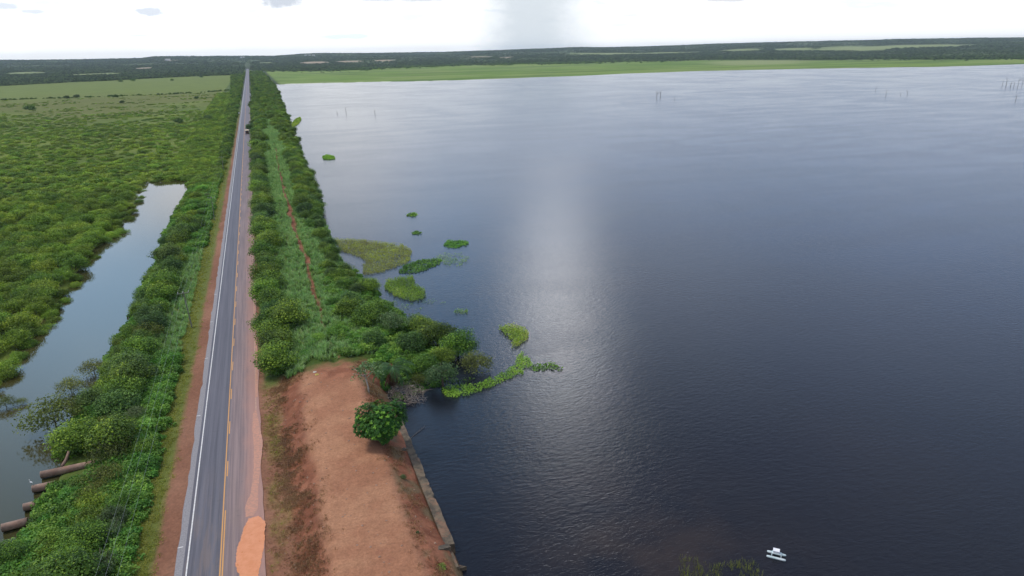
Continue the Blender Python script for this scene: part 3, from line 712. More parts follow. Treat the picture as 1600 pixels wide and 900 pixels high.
# geometry-node scatter, only for growth nobody could count
def scatter(name, pts, scales, protos, label, cat, rot=None):
    pc = bpy.data.collections.new(name+'_sources')
    for i, me in enumerate(protos):
        po = bpy.data.objects.new('%s_source_%02d' % (name, i), me); pc.objects.link(po)
    n_ = len(pts); me = bpy.data.meshes.new(name); me.vertices.add(n_); me.vertices.foreach_set('co', np.asarray(pts, dtype=np.float32).ravel())
    scales = np.asarray(scales, dtype=np.float32)
    if scales.ndim == 1: scales = np.stack([scales]*3, 1)
    A = me.attributes.new('sc', 'FLOAT_VECTOR', 'POINT'); A.data.foreach_set('vector', scales.ravel())
    rot3 = np.zeros((n_, 3), dtype=np.float32); rot3[:, 2] = rs.uniform(0, 6.28, n_)
    A = me.attributes.new('ro', 'FLOAT_VECTOR', 'POINT'); A.data.foreach_set('vector', rot3.ravel())
    A = me.attributes.new('ix', 'INT', 'POINT'); A.data.foreach_set('value', rs.randint(0, len(protos), n_).astype(np.int32))
    o = obj(name, me); tag(o, label, cat, kind='stuff')
    ng = bpy.data.node_groups.new(name, 'GeometryNodeTree')
    ng.interface.new_socket('Geometry', in_out='INPUT', socket_type='NodeSocketGeometry')
    ng.interface.new_socket('Geometry', in_out='OUTPUT', socket_type='NodeSocketGeometry')
    N = ng.nodes; L = ng.links
    gi = N.new('NodeGroupInput'); go = N.new('NodeGroupOutput'); ip = N.new('GeometryNodeInstanceOnPoints')
    ci = N.new('GeometryNodeCollectionInfo'); ci.inputs['Collection'].default_value = pc; ci.inputs['Separate Children'].default_value = True; ci.inputs['Reset Children'].default_value = True
    ip.inputs['Pick Instance'].default_value = True
    def na(nm, dt):
        q = N.new('GeometryNodeInputNamedAttribute'); q.data_type = dt; q.inputs['Name'].default_value = nm; return q.outputs['Attribute']
    L.new(gi.outputs[0], ip.inputs['Points']); L.new(ci.outputs[0], ip.inputs['Instance'])
    L.new(na('ix', 'INT'), ip.inputs['Instance Index']); L.new(na('sc', 'FLOAT_VECTOR'), ip.inputs['Scale'])
    e2r = N.new('FunctionNodeEulerToRotation'); L.new(na('ro', 'FLOAT_VECTOR'), e2r.inputs[0]); L.new(e2r.outputs[0], ip.inputs['Rotation'])
    L.new(ip.outputs[0], go.inputs[0])
    md = o.modifiers.new('scatter', 'NODES'); md.node_group = ng
    return o
def visible(x, y, z=2.0, pad=60):
    d = np.stack([x, y, np.full_like(x, z-H)], 1) @ ROT       # world -> camera
    with np.errstate(all='ignore'):
        px = 800-F*d[:, 0]/d[:, 2]; py = 450+F*d[:, 1]/d[:, 2]
    return (d[:, 2] < -5) & (px > -pad) & (px < 1600+pad) & (py < 900+pad*1.6) & (py > -200)

ORD = ['nearest', 'second', 'third', 'fourth', 'fifth', 'sixth', 'seventh', 'eighth', 'ninth', 'tenth', 'eleventh', 'twelfth', 'thirteenth', 'fourteenth', 'fifteenth', 'sixteenth', 'seventeenth', 'eighteenth', 'nineteenth', 'twentieth']

# ---- trees between the road and the grassy bank
G1 = 'trees in the row along the right edge of the road'
y = 121.5; i = 0
while y < 900:
    x = -2.6+random.uniform(-0.9, 1.2); s = random.uniform(.72, .98)
    kind = 'dark' if random.random() < .15 else 'broad'
    look = 'dark green' if kind == 'dark' else 'mid green'
    if i < 14: lab = '%s bushy tree, %s from the earth platform in the road-edge row' % (look, ORD[i])
    elif y < 520: lab = 'bushy tree in the road-edge row between the footpath start and the lorry'
    else: lab = 'small far-off bushy tree in the road-edge row beyond the lorry'
    if y < 430: plant('roadside_tree', kind, x, y, ground_z(x, y)-.2, s, lab, 'tree', G1)
    else: single('roadside_tree', kind if kind == 'dark' else 'broad', x+random.uniform(0, 3), y, ground_z(x, y)-.3, s, lab, 'tree', G1)
    y += random.uniform(5.5, 8.5) if y < 430 else random.uniform(8, 13); i += 1
# big overhanging tree by the lorry
plant('roadside_tree', 'dark', -5.2, 580, ground_z(-5, 580)-.2, 1.05, 'dark tree leaning out over the road just beyond the lorry', 'tree', G1)
# ---- trees between the bank and the lake
G2 = 'trees in the row along the lake shore'
y = 160; i = 0
while y < 900:
    sx = float(shore(np.array([y]))[0])
    for q in range(2 if y < 430 else 1):
        x = sx-(2.6 if y > 235 else 2.9)-q*3.9+random.uniform(-1, 1); s = random.uniform(.55, .85)*(1 if y > 235 else .8)
        if x < 11.0: continue
        kind = random.choice(['broad', 'broad', 'dark', 'broad'])
        look = 'dark green' if kind == 'dark' else 'mid green'
        row = 'at the water edge' if q == 0 else 'set back from the water'
        if i < 12: lab = '%s shore tree %s, %s pair past the brown mat' % (look, row, ORD[i]) if y > 205 else '%s shore tree %s by the floating weed, %s in line' % (look, row, ORD[i])
        elif y < 520: lab = 'bushy tree on the lake shore in the middle of its row'
        else: lab = 'small far-off tree on the lake shore near the top of the row'
        if y < 430: plant('shore_tree', kind, x, y+random.uniform(-2, 2), ground_z(x, y)-.3, s, lab, 'tree', G2)
        else: single('shore_tree', kind, x, y, ground_z(x, y)-.3, s*.85, lab, 'tree', G2)
    y += random.uniform(5.5, 8) if y < 430 else random.uniform(8, 13); i += 1
# ---- promontory beyond the earth platform
prom = [  # px, py (foot), kind, scale, label
 (436, 588, 'fresh', .55, 'bright green bush at the road-side corner of the earth platform'),
 (455, 520, 'broad', .95, 'mid green bushy tree overhanging the road beside the end of the platform'),
 (530, 540, 'fresh', .60, 'low bright bush behind the middle of the platform end'),
 (548, 505, 'broad', .72, 'yellow-tinged bush behind the platform end, left of the palm'),
 (585, 548, 'dark', .62, 'dark low bush just left of the palm'),
 (575, 515, 'broad', .75, 'mid green tree behind and left of the palm'),
 (612, 520, 'grey', .95, 'grey-green feathery tree right behind the palm'),
 (548, 485, 'dark', .6, 'dark green tree at the foot of the grassy bank'),
 (590, 492, 'broad', .5, 'rounded green tree on the promontory next to the blue shallow water'),
 (650, 510, 'grey', .85, 'pale feathery tree on the promontory right of the palm'),
 (645, 548, 'dark', .70, 'dark bush between the palm and the flooded bushes'),
 (683, 535, 'broad', .95, 'tallest dark leafy tree at the right side of the promontory'),
 (715, 545, 'broad', .85, 'broad yellow-green bush at the tip of the promontory'),
 (665, 572, 'broad', .62, 'green bush above the pale flooded bush'),
 (528, 447, 'broad', .55, 'green bush at the shore below the brown floating mat'),
 (556, 462, 'dark', .48, 'dark small tree at the shore next to the bright reed patch'),
 (520, 490, 'fresh', .5, 'light green bush on the near end of the grassy bank'),
 (665, 520, 'broad', .8, 'dense green tree in the middle right of the promontory'),
 (690, 560, 'broad', .6, 'low green tree just above the pale flooded bush, right side'),
 (640, 575, 'fresh', .5, 'bright low bush right beside the palm trunk'),
 (590, 500, 'broad', .7, 'mid green tree in the heart of the promontory'),
 (500, 548, 'fresh', .45, 'small bright bush at the far edge of the platform, left of centre'),
 (480, 570, 'fresh', .36, 'low bush on the left shoulder of the platform end'),
]
for a_, b_, k, s, lab in prom:
    x, y = at(a_, b_, -0.3); z = max(ground_z(x, y), WL-.1)
    plant('promontory_tree' if k in ('broad', 'dark', 'grey') else 'bush', k, x, y, z-.2, s, lab, 'tree' if k in ('broad', 'dark', 'grey') else 'bush', 'trees and bushes on the promontory')
plant('flooded_bush', 'olive', *at(745, 580, WL), WL-.2, .95, 'wide olive bush standing in the lake off the promontory tip', 'bush', 'flooded bushes')
plant('flooded_bush', 'grey', *at(692, 604, WL), WL-.2, .9, 'pale green rounded bush in shallow water right of the dead brush', 'bush', 'flooded bushes')
plant('flooded_bush', 'olive', *at(655, 600, WL), WL-.2, .5, 'small yellowish bush squeezed between dead brush and pale bush', 'bush', 'flooded bushes')
# big round bush on the platform
bx_, by_ = at(598, 698, 1.6)
e = bpy.data.objects.new('round_bush', None); COL.objects.link(e); e.location = (bx_+.1, by_+1.0, ground_z(bx_, by_+1)-.35); e.scale = (.86, .86, .86)
tag(e, 'large round bush with glossy leaf rosettes on the earth platform above the concrete wall', 'bush')
o = obj('crown', CR['round'][0], e); o = obj('trunk', trunk('trunk', 2.2, .2, 6, 2.5, 3.5), e)
# spindly tree with a pale trunk
sx_, sy_ = at(577, 617, 1.2)
e = bpy.data.objects.new('slender_tree', None); COL.objects.link(e); e.location = (sx_, sy_, ground_z(sx_, sy_)-.1)
tag(e, 'slender young tree with white trunk and sparse grey-green leaves at platform edge', 'tree')
b_ = MB(); b_.tube([(0, 0, -.3), (-.1, 0, 1.5), (-.35, .2, 3.0), (-.5, .4, 4.2)], [.15, .12, .10, .06], 7)
for t in range(6):
    a_ = t*1.05+.3; b_.tube([(-.33, .2, 2.6+.15*t), (-.33+math.cos(a_)*1.3, .2+math.sin(a_)*1.2, 3.6+.1*t), (-.4+math.cos(a_)*2.1, .3+math.sin(a_)*1.8, 4.2)], [.07, .045, .02], 5)
obj('trunk', b_.me('trunk', M_palebark, True), e)
obj('crown', crown('crown', MF['grey'], w_=6.2, h=3.2, z0=2.6, ncl=34, nl=30, leaf=.42, cr=(.08, .15), zmin=-.3, spread=.8), e)
# palm
pxw, pyw = at(613, 592, 0.6)
e = bpy.data.objects.new('palm_tree', None); COL.objects.link(e); e.location = (pxw, pyw, ground_z(pxw, pyw)-.2)
tag(e, 'palm with drooping fronds and brown hanging skirt behind the dead brush', 'palm')
b_ = MB(); b_.tube([(0, 0, -.4), (0, 0, 1), (.05, 0, 2.6), (.1, 0, 4.9)], [.34, .26, .22, .2], 8); obj('trunk', b_.me('trunk', M_bark, True), e)
def frond_mesh(n_, L0, zc, dry, mat, name):
    V = []; T = []
    for i in range(n_):
        a_ = i*2.399+rs.uniform(-.2, .2); up = rs.uniform(-.2, 1.2) if not dry else rs.uniform(-1.3, -.7)
        L_ = L0*rs.uniform(.8, 1.1); d = np.array([math.cos(a_), math.sin(a_), 0]); p = np.array([.1, 0, zc]); an = up; S = 16
        sd_ = np.array([-d[1], d[0], 0]); tt = rs.uniform(.25, .75)
        for k in range(S):
            st = L_/S; q = p+(d*math.cos(an)+np.array([0, 0, math.sin(an)]))*st
            wd = .04; V += [p-sd_*wd, p+sd_*wd, q+sd_*wd, q-sd_*wd]; T += [tt]*4
            if k > 1:
                ll = .95*math.sin(math.pi*(k+1)/(S+2))+.15
                for s_ in (-1, 1):
                    for h_ in (0, .5):
                        m_ = p*(1-h_)+q*h_
                        e_ = m_+sd_*s_*ll*.75+d*math.cos(an)*ll*.45+np.array([0, 0, -ll*.45+rs.uniform(-.1, .1)])
                        V += [m_-d*.045, m_+d*.045, e_+d*.01, e_-d*.01]; T += [tt+rs.uniform(-.1, .1)]*4
            p = q; an -= (.14 if not dry else .04)
    return leafmesh(name, np.array(V), np.array(T), mat)
obj('fronds', frond_mesh(22, 5.0, 4.9, False, MF['palm'], 'fronds'), e); obj('dry_fronds', frond_mesh(12, 3.4, 4.7, True, MF['dry'], 'dry_fronds'), e)
# dead brush
dx_, dy_ = at(632, 618, WL)
b_ = MB()
for k in range(520):
    p = np.array([np.clip(rs.normal(0, 1.7), -3, 3), np.clip(rs.normal(0, 2.2), -3.6, 3.6), 0]); h_ = max(.3, 2.0-np.hypot(p[0], p[1])*.35)*rs.uniform(.2, 1)
    p[2] = h_; d = rnd_unit(1, -.1)[0]*np.array([1, 1, .6]); L_ = rs.uniform(.7, 2.0)
    q = p+d*L_*.5; r_ = q+(d+rnd_unit(1)[0]*.5)*L_*.5+np.array([0, 0, -.25])
    b_.tube([p, q, r_], [.03, .022, .008], 3, False)
tag(obj('dead_brush', b_.me('dead_brush', M_twig), None, (dx_, dy_, WL-.1)), 'tangled heap of leafless grey brushwood at the water beyond the round bush', 'brushwood')
def dead_tree_mesh(h, branches, r=.1, lean=.1, seed=0):
    random.seed(seed); b_ = MB(); lx = lean*h
    b_.tube([(0, 0, -1), (lx*.4, 0, h*.5), (lx, .1, h)], [r, r*.8, r*.35], 6)
    for k in range(branches):
        t = random.uniform(.45, .95); a_ = random.uniform(0, 6.28); L_ = h*random.uniform(.25, .45)
        o_ = (lx*t, 0, h*t); b_.tube([o_, (o_[0]+math.cos(a_)*L_*.6, o_[1]+math.sin(a_)*L_*.6, o_[2]+L_*.35), (o_[0]+math.cos(a_)*L_, o_[1]+math.sin(a_)*L_, o_[2]+L_*.8)], [r*.5, r*.35, r*.12], 5)
    return b_.me('dead_tree', M_dead, True)
dts = [(1026, 152, 7.5, 5, 'dead tree with T-shaped top standing in the mid lake'), (1032, 151, 6.5, 4, 'slimmer forked dead tree just right of the T-shaped one'),
 (1054, 156, 3.5, 2, 'short dead stump further right of the forked dead tree in mid lake'),
 (541, 176, 5.5, 1, 'dark dead trunk standing in the bright water at upper left of lake'), (586, 179, 4.5, 1, 'thin dead trunk right of the dark one in bright water'), (527, 178, 2.8, 1, 'faint thin stick left of the dark dead trunk'),
 (1384, 150, 6, 3, 'small forked snag, left of the middle pair in right part of lake'), (1407, 148.6, 3.2, 1, 'low stub between two forked snags'), (1417.5, 148.5, 5.5, 3, 'forked snag right of the low stub'), (1368, 142, 5, 3, 'slanting snag, leftmost of the snags at right'),
 (1566, 134, 8.5, 3, 'leftmost tall trunk of the drowned stand at right edge'), (1572, 134.5, 11, 2, 'thickest dark trunk of the drowned stand at right edge'), (1579, 135, 6, 2, 'short trunk beside the thickest drowned trunk'),
 (1584, 135, 6.5, 2, 'short trunk in the middle of the drowned stand'), (1590.5, 134.5, 11, 4, 'branched tall trunk of the drowned stand'), (1597, 133, 9, 4, 'trunk at the very right end of the drowned stand'), (1587, 157, 5, 3, 'lone forked snag below the drowned stand')]
st_ = random.getstate()
for k, (a_, c_, h_, nb, lab) in enumerate(dts):
    x, y = at(a_, c_, WL); tag(obj('dead_tree', dead_tree_mesh(h_*1.0, nb, .30 if 'thickest' in lab or 'T-shaped' in lab else .2, random.uniform(-.12, .12), k+3), None, (x, y, WL)), lab, 'dead tree', 'dead trees in the lake')
random.setstate(st_)
# half-sunk branch by the wall
x, y = at(640, 686, WL)
b_ = MB(); x2, y2 = at(664, 668, WL)
b_.tube([(0, 0, -.02), ((x2-x)*.5, (y2-y)*.5, .1), (x2-x, y2-y, .16)], [.05, .04, .015], 5)
for q in (.4, .55, .7, .85): b_.tube([((x2-x)*q, (y2-y)*q, .09), ((x2-x)*q+.5, (y2-y)*q+.7, .2)], [.03, .008], 4)
tag(obj('sunken_branch', b_.me('sunken_branch', M_dead), None, (x, y, WL)), 'dark bare branch poking out of the lake beside the concrete wall', 'branch')

# ---- left embankment between pond and road
random.seed(21)
G3 = 'trees and bushes between the pond and the road'
emb_named = [
 (262, 412, 'dark', 1.0, 'dark almost black-green tree at the pond edge, alone in colour', 'tree'),
 (205, 610, 'broad', .95, 'large leafy tree beside the pond just above the flooded bushes', 'tree'),
 (122, 700, 'broad', .8, 'leafy tree hanging over the uppermost concrete pipe', 'tree'),
 (268, 575, 'fresh', .65, 'bright green bush under the power line, above the large leafy tree', 'bush'),
 (215, 660, 'grey', .55, 'greyish small tree right of the flooded bushes', 'tree'),
 (250, 640, 'fresh', .6, 'bright bush beside the dirt strip, halfway down the left verge', 'bush')]
taken = []
for a_, c_, k, s, lab, ct in emb_named:
    x, y = at(a_, c_, -1.0); taken.append((x, y)); plant('pondside_tree' if ct == 'tree' else 'bush', k, x, y, ground_z(x, y)-.2, s, lab, ct, G3)
cnt = 0; y = 66
while y < 345:
    x = -31.2 if y < 366 else -44
    x += 0 if y > 110 else -2.2
    grassy = 140 < y < 215
    while x < -20.6:
        xx = x+random.uniform(-.9, .9); yy_ = y+random.uniform(-1.3, 1.3)
        if x > -20.9 and random.random() < .5: x += 3; continue
        ok = all((xx-a_)**2+(yy_-c_)**2 > 9 for a_, c_ in taken) and not (grassy and xx > -26.5) and not (xx < -28.5 and 96.5 < yy_ < 108) and not (xx < -32.4 and 84 < yy_ < 100)
        if ok and bool(visible(np.array([xx]), np.array([yy_]))[0]):
            edge = xx > -25.5
            kind = random.choice(['fresh', 'fresh', 'fresh', 'fresh', 'grey', 'broad']) if edge else random.choice(['broad', 'broad', 'dark', 'marsh', 'olive', 'fresh'] if y < 250 else ['broad', 'marsh', 'marsh', 'fresh'])
            s = random.uniform(.5, .98)*(.70 if edge else 1.0)*(.8 if xx < -29.5 else 1)*(.75 if y < 104 and xx < -28 else 1)
            if y > 300: s *= .9
            if edge: lab = 'leafy bush in the dense growth on the road side of the left bank'
            elif y < 130: lab = 'leafy bush in the dense growth around the concrete pipes'
            elif y < 366: lab = 'leafy bush in the dense growth along the right shore of the pond'
            else: lab = 'bush in the dense growth beyond the far end of the pond, near the road'
            if y < 330: plant('bank_bush', kind, xx, yy_, ground_z(xx, yy_)-.25, s, lab, 'bush', 'bushes of the left bank')
            else: single('bank_bush', 'marsh', xx, yy_, ground_z(xx, yy_)-.4, s*1.05, lab, 'bush', 'bushes of the left bank')
            cnt += 1
        x += 3.6 if y < 330 else 4.6
    y += 3.9 if y < 200 else 5.4
print('bank bushes', cnt)
LOW['fresh'] = [crown('undergrowth', MF['fresh'], w_=3.2, h=1.7, z0=-.2, ncl=14, nl=40, leaf=.36, zmin=-.1, spread=.9) for _ in range(3)]
q = 3800; y = 62+rs.rand(q)**1.3*310; x = rs.uniform(-34.5, -20.5, q); k = (pond_sd(x, y) < -.3) & ~((x < -33.4) & (y > 85) & (y < 101)) & ~((x < -28.5) & (y > 98) & (y < 107)) & ~((y > 135) & (y < 225) & (x > -26.5)); x = x[k]; y = y[k]
scatter('undergrowth', np.stack([x, y, hz(x, y)-.1], 1), rs.uniform(.5, 1.2, len(x)), LOW['fresh'], 'tangled low green undergrowth between the bushes of the left bank', 'undergrowth')
q = 1100; y = rs.uniform(99, 180, q); x = rs.uniform(10, 36, q); k = (x < shore(y)-.2) & ((y > 121) | (x > 14.5+(121-y)*-.0)) & (y > 107+(fbm(x, y, 5, 2, 3)-.5)*3); x = x[k]; y = y[k]
scatter('promontory_undergrowth', np.stack([x, y, hz(x, y)-.1], 1), rs.uniform(.4, 1.1, len(x)), LOW['fresh'], 'low green undergrowth filling the promontory under its trees', 'undergrowth')
q = 3300; y = 345+rs.rand(q)**1.25*900; x = -20.5-rs.rand(q)*np.interp(y, [345, 366, 420, 1300], [13, 24, 26, 34])
k = (pond_sd(x, y) < -.4); x = x[k]; y = y[k]
scatter('far_bank_growth', np.stack([x, y, hz(x, y)-.4], 1), rs.uniform(.4, .85, len(x)), LOW['marsh'], 'continuous green growth left of the road beyond the pond', 'growth')
for a_, c_, s, lab in [(88, 668, 1.3, 'large olive bush flooded in the pond, widest of them'), (112, 614, .75, 'olive bush in the pond above the widest flooded bush'), (148, 585, .75, 'thin brownish bush at the top of the flooded pond bushes'), (142, 642, .6, 'small olive bush between widest flooded bush and the shore'),
                        (10, 636, .5, 'small bush in the pond at the left picture edge'), (33, 632, .28, 'tiny tuft-like bush standing alone in the pond'), (155, 612, .5, 'sparse bush in the shallows close to the pond bank')]:
    plant('flooded_bush', 'olive', *at(a_, c_, WL), WL-.25*s, s, lab, 'bush', 'flooded bushes')

# ---- marsh thicket left of the pond: nearest shrubs singly, the rest as growth
pts = []
y = 100.0
while y < 900:
    stp = 4.6 if y < 260 else (5.6 if y < 450 else 8.5)
    x = -50.5 if y < 366 else -45
    while x > -900:
        pts.append((x+random.uniform(-.35, .35)*stp, y+random.uniform(-.35, .35)*stp, stp)); x -= stp
        if x < -60-y*1.1: break
    y += stp
pts = np.array(pts); vis = visible(pts[:, 0], pts[:, 1]); pts = pts[vis]
ps_ = pond_sd(pts[:, 0], pts[:, 1]); pts = pts[ps_ < -0.9]
dn = np.hypot(pts[:, 0], pts[:, 1]); pts = pts[np.argsort(dn)]
# drop where open (grass) patches are
op = fbm(pts[:, 0], pts[:, 1], 34, 3, 51); keep = (op < np.interp(pts[:, 1], [150, 400, 700, 900], [.99, .85, .60, .48])); keep[:300] = True
pts = pts[keep]
NI = 280
for (x, y, stp) in pts[:NI]:
    s = random.uniform(.68, 1.05)*(.72 if x > -52.5 else 1)
    lab = 'rounded green shrub at the left water edge of the pond' if x > -54.5 else 'rounded green shrub inside the thicket left of the pond'
    plant('marsh_shrub', 'marsh', x, y, ground_z(x, y)-.25, s, lab, 'shrub', 'shrubs of the thicket left of the pond')
rest = pts[NI:]
zz_ = hz(rest[:, 0], rest[:, 1])-.3
sc_ = rs.uniform(.5, 1.05, len(rest))*(.62+.76*fbm(rest[:, 0], rest[:, 1], 22, 3, 57))*np.interp(rest[:, 1], [150, 450, 500, 900], [1.0, .95, 1.15, .75])
scatter('marsh_thicket', np.stack([rest[:, 0], rest[:, 1], zz_], 1), np.stack([sc_, sc_, sc_*np.interp(rest[:, 1], [150, 500, 900], [.95, .7, .45])], 1), LOW['marsh'], 'endless green scrub of the marsh running back from the pond', 'scrub')
print('marsh', len(pts))
# low scrub further back in the marsh
q = 26000; yy2 = rs.uniform(250, 1300, q)**1.0; xx2 = -46-rs.rand(q)*(yy2*1.0+60)
ok = visible(xx2, yy2) & (fbm(xx2, yy2, 30, 4, 52) > np.interp(yy2, [250, 900, 1300], [.42, .50, .60])) & (pond_sd(xx2, yy2) < -1.5)
xx2 = xx2[ok]; yy2 = yy2[ok]; s_ = rs.uniform(.18, .5, len(xx2)); print('low scrub', len(xx2))
scatter('low_scrub', np.stack([xx2, yy2, hz(xx2, yy2)-.1], 1), np.stack([s_*1.3, s_*1.3, s_*.8], 1), LOW['marsh'], 'low patchy scrub spread over the open marsh grassland', 'scrub')
# lone shrubs of the far field
for a_, c_, s, lab in [(48, 175, 1.5, 'lone dark leaning tree in the open field at far left'), (120, 153.5, 1.15, 'round dark bush on the field boundary line, left one of a pair'), (104, 155, 1.1, 'flat dark bush touching the field boundary line'),
                        (181, 153.5, 1.1, 'dark bush on the right stretch of the boundary line'), (192, 162, .9, 'small dark bush just below the boundary line'), (189, 129, 1.3, 'dark bush at the far forest edge of the field, left one'),
                        (208, 128, 1.6, 'wide dark bush clump at the far forest edge'), (269, 127, 1.1, 'slim dark tree on the pale far field'), (315, 122, 1.2, 'flat bush near the right end of the far field'), (308, 155, .9, 'small bush on the right end of the boundary line'), (325, 187, 1.0, 'dark bush in the field close to the road, below the boundary line'), (280, 194, 1.0, 'dark bush in the marsh left of the one close to the road')]:
    x, y = at(a_, c_, -1); single('field_bush', 'dark', x, y, ground_z(x, y)-.5, s*.95, lab, 'bush', 'lone bushes in the far field', .9)
# hedge line across the field
hl = [at(*p, -1) for p in [(0, 157), (40, 155.5), (80, 154), (110, 153.5), (170, 151), (200, 149.5), (260, 148), (330, 144), (360, 141)]]
P_ = []
for (a0, b0), (a1, b1), dens in zip(hl[:-1], hl[1:], [1, 1, 1, .5, .9, .5, .8, .9]):
    L_ = math.hypot(a1-a0, b1-b0)
    for k in range(int(L_/2.2)):
        if random.random() < dens*.85: t = random.random(); P_.append((a0+(a1-a0)*t, b0+(b1-b0)*t+random.uniform(-3, 3)))
P_ = np.array(P_); s_ = rs.uniform(.25, .5, len(P_))
scatter('hedge_line', np.stack([P_[:, 0], P_[:, 1], hz(P_[:, 0], P_[:, 1])-.2], 1), s_, LOW['dark'], 'thin dark line of low scrub crossing the far field', 'scrub')

# ---- woods flanking the far road, and the distant forest
q = 5200; yy3 = 430+rs.rand(q)**1.3*2470; side = rs.rand(q) < .55
wl_ = np.interp(yy3, [430, 700, 1100, 1500, 2400], [2, 8, 13, 20, 40]); xr_ = np.minimum(shore(yy3)-2, 60+0*yy3)
xx3 = np.where(side, -1.5+rs.rand(q)*(xr_+1.5), -19-rs.rand(q)*wl_)
ok = ~(side & (np.abs(xx3-8.5) < np.interp(yy3, [430, 900], [5.5, 0.0]))) & ((yy3 > 560) | (rs.rand(q) < .45)); xx3 = xx3[ok]; yy3 = yy3[ok]; s_ = rs.uniform(.5, .95, len(xx3))*np.where(xx3 < 0, .72, 1)
scatter('roadside_wood', np.stack([xx3, yy3, hz(xx3, yy3)-.4], 1), s_, LOW['broad']+LOW['marsh'], 'far continuous growth on both sides of the distant road', 'woodland')
q = 300000
aa = rs.uniform(az_el(-30, 100)[0], az_el(1640, 100)[0], q); dd_ = 1300*np.exp(rs.rand(q)*math.log(9300/1300.))
x = np.sin(aa)*dd_; y = np.cos(aa)*dd_
back = np.interp(x, gb_x, gb_y)+(fbm(x, y, 160, 4, 81)-.5)*200; fl = np.interp(x, ff_x, ff_y)+(fbm(x, y, 160, 4, 82)-.5)*120
g, dc = clear_mask(x, y)
jn = rs.rand(q)
ok = np.where(x > -10, y > back-jn**6*500, y > fl-8) & (np.maximum(g, dc) < .5) & ((np.abs(x+10.3) > 11+dd_*.0012) | (dd_ > 5500))
thin = np.interp(dd_, [1300, 3000, 9300], [.9, .95, 1.0]); ok &= (rs.rand(q) < thin) & (rs.rand(q) > .75*sst(.46, .62, fbm(x, y, 240, 4, 83))); hv = .55+.9*fbm(x, y, 330, 4, 84)
x = x[ok]; y = y[ok]; dd_ = dd_[ok]; s_ = hv[ok]*rs.uniform(.55, 1.15, len(x))*np.interp(dd_, [1300, 3000, 9000], [.62, .72, 1.1])
print('forest', len(x))
scatter('forest', np.stack([x, y, hz(x, y)-.5], 1), np.stack([s_*1.1, s_*1.1, s_*rs.uniform(.6, 1.15, len(x))], 1), LOW['forest'], 'dark forest stretching to the low hills on the horizon', 'forest')
# shrubs dotted on the back of the green marsh
q = 3200; a_ = rs.uniform(az_el(440, 100)[0], az_el(1640, 100)[0], q); x = None
X_ = []
for t in a_:
    pxq = rs.uniform(440, 1640); xx_, yy_ = at(pxq, 105, -1); xq = xx_; yb = np.interp(xq, gb_x, gb_y)
    yq = yb-abs(rs.normal(0, 1))*190
    if yq > np.interp(xq, fs_x, fs_y)+60: X_.append((xq, yq))
X_ = np.array(X_); s_ = rs.uniform(.6, 1.4, len(X_)); ok = fbm(X_[:, 0], X_[:, 1], 140, 3, 9) > .50; X_ = X_[ok]; s_ = s_[ok]
scatter('marsh_edge_scrub', np.stack([X_[:, 0], X_[:, 1], hz(X_[:, 0], X_[:, 1])-.3], 1), np.stack([s_*1.9, s_, s_*.65], 1), LOW['dark']+LOW['marsh'][:2], 'dark scrub dotted along the back of the green lake marsh', 'scrub')
# foam / pale dry reeds on the far shore line
M_foam = simple('pale_shore_scum', (0.62, 0.64, 0.50), (0.75, 0.76, 0.66), .05)
for k, (p0, p1, c_) in enumerate([(443, 480, 130.6), (466, 502, 129.2), (505, 532, 128.5), (553, 566, 128.2), (596, 610, 127.7), (645, 668, 126.7), (672, 700, 126.0), (425, 431, 137)]):
    A0 = at(p0, c_, WL); A1 = at(p1, c_-(p1-p0)*.013, WL); V = []; Fc = []
    for t in range(9):
        f = t/8; x = A0[0]+(A1[0]-A0[0])*f; y = A0[1]+(A1[1]-A0[1])*f; wd = 9*math.sin(math.pi*min(max(f, .08), .92))+random.uniform(-2, 2)
        y = float(np.interp(x, fs_x, fs_y)+(fbm(np.array([x]), np.array([0.]), 60, 4, 8)[0]-.5)*46)-3 if c_ < 136 else y
        V += [(x, y-wd-6, WL+.03), (x, y+wd-6, WL+.03), (x, y-6, WL+.5)]
        if t: b0 = 3*t-3; Fc += [(b0, b0+3, b0+5, b0+2), (b0+2, b0+5, b0+4, b0+1)]
    tag(obj('shore_scum', mesh('shore_scum', V, Fc, M_foam)), 'pale streak of scum lying on the waterline of the far green marsh', 'scum', 'pale scum streaks on the far shore')

# ------------------------------------------------------------------ grass
TG = [grasstuft('grass_tuft', MF['grass'], 30, 1.7, .7, .09, .6) for _ in range(3)]
VG = [grasstuft('verge_tuft', MF['verge'], 16, .38, .9, .05, 1.1) for _ in range(2)]
DG = [grasstuft('dry_tuft', MF['dry'], 16, .40, .9, .05, 1.1, tb=(0.0, .9)) for _ in range(2)]
q = 12500; y = 117+rs.rand(q)**1.5*640; x = rs.uniform(-1, 18, q)
pathx = np.interp(y, [118, 140, 161, 189, 248, 353, 586], [8.5, 7.6, 7.3, 7.9, 6.9, 7.0, 10.3])+(fbm(y, y*0, 7, 3, 74)-0.5)*1.5
pw = np.interp(y, [118, 135, 160, 230, 360, 500], [0.0, .15, .6, .85, .6, .3])*(.35+1.1*fbm(y, y*0, 9, 3, 77))
ok = (np.abs(x-pathx) > pw) & ~((y < 120+(rs.rand(q)*5)) & (x > 2))
x = x[ok]; y = y[ok]; s_ = rs.uniform(.55, 1.15, len(x))*np.interp(y, [117, 300, 550], [.85, 1.0, 1.2])
scatter('tall_grass', np.stack([x, y, hz(x, y)-.05], 1), s_, TG, 'tall light green grass covering the bank on both sides of the footpath', 'grass')
q = 2600; y = rs.uniform(120, 330, q); x = rs.uniform(-27.5, -20.3, q); ok = (x > -22.5) | ((y > 135) & (y < 225)); x = x[ok]; y = y[ok]
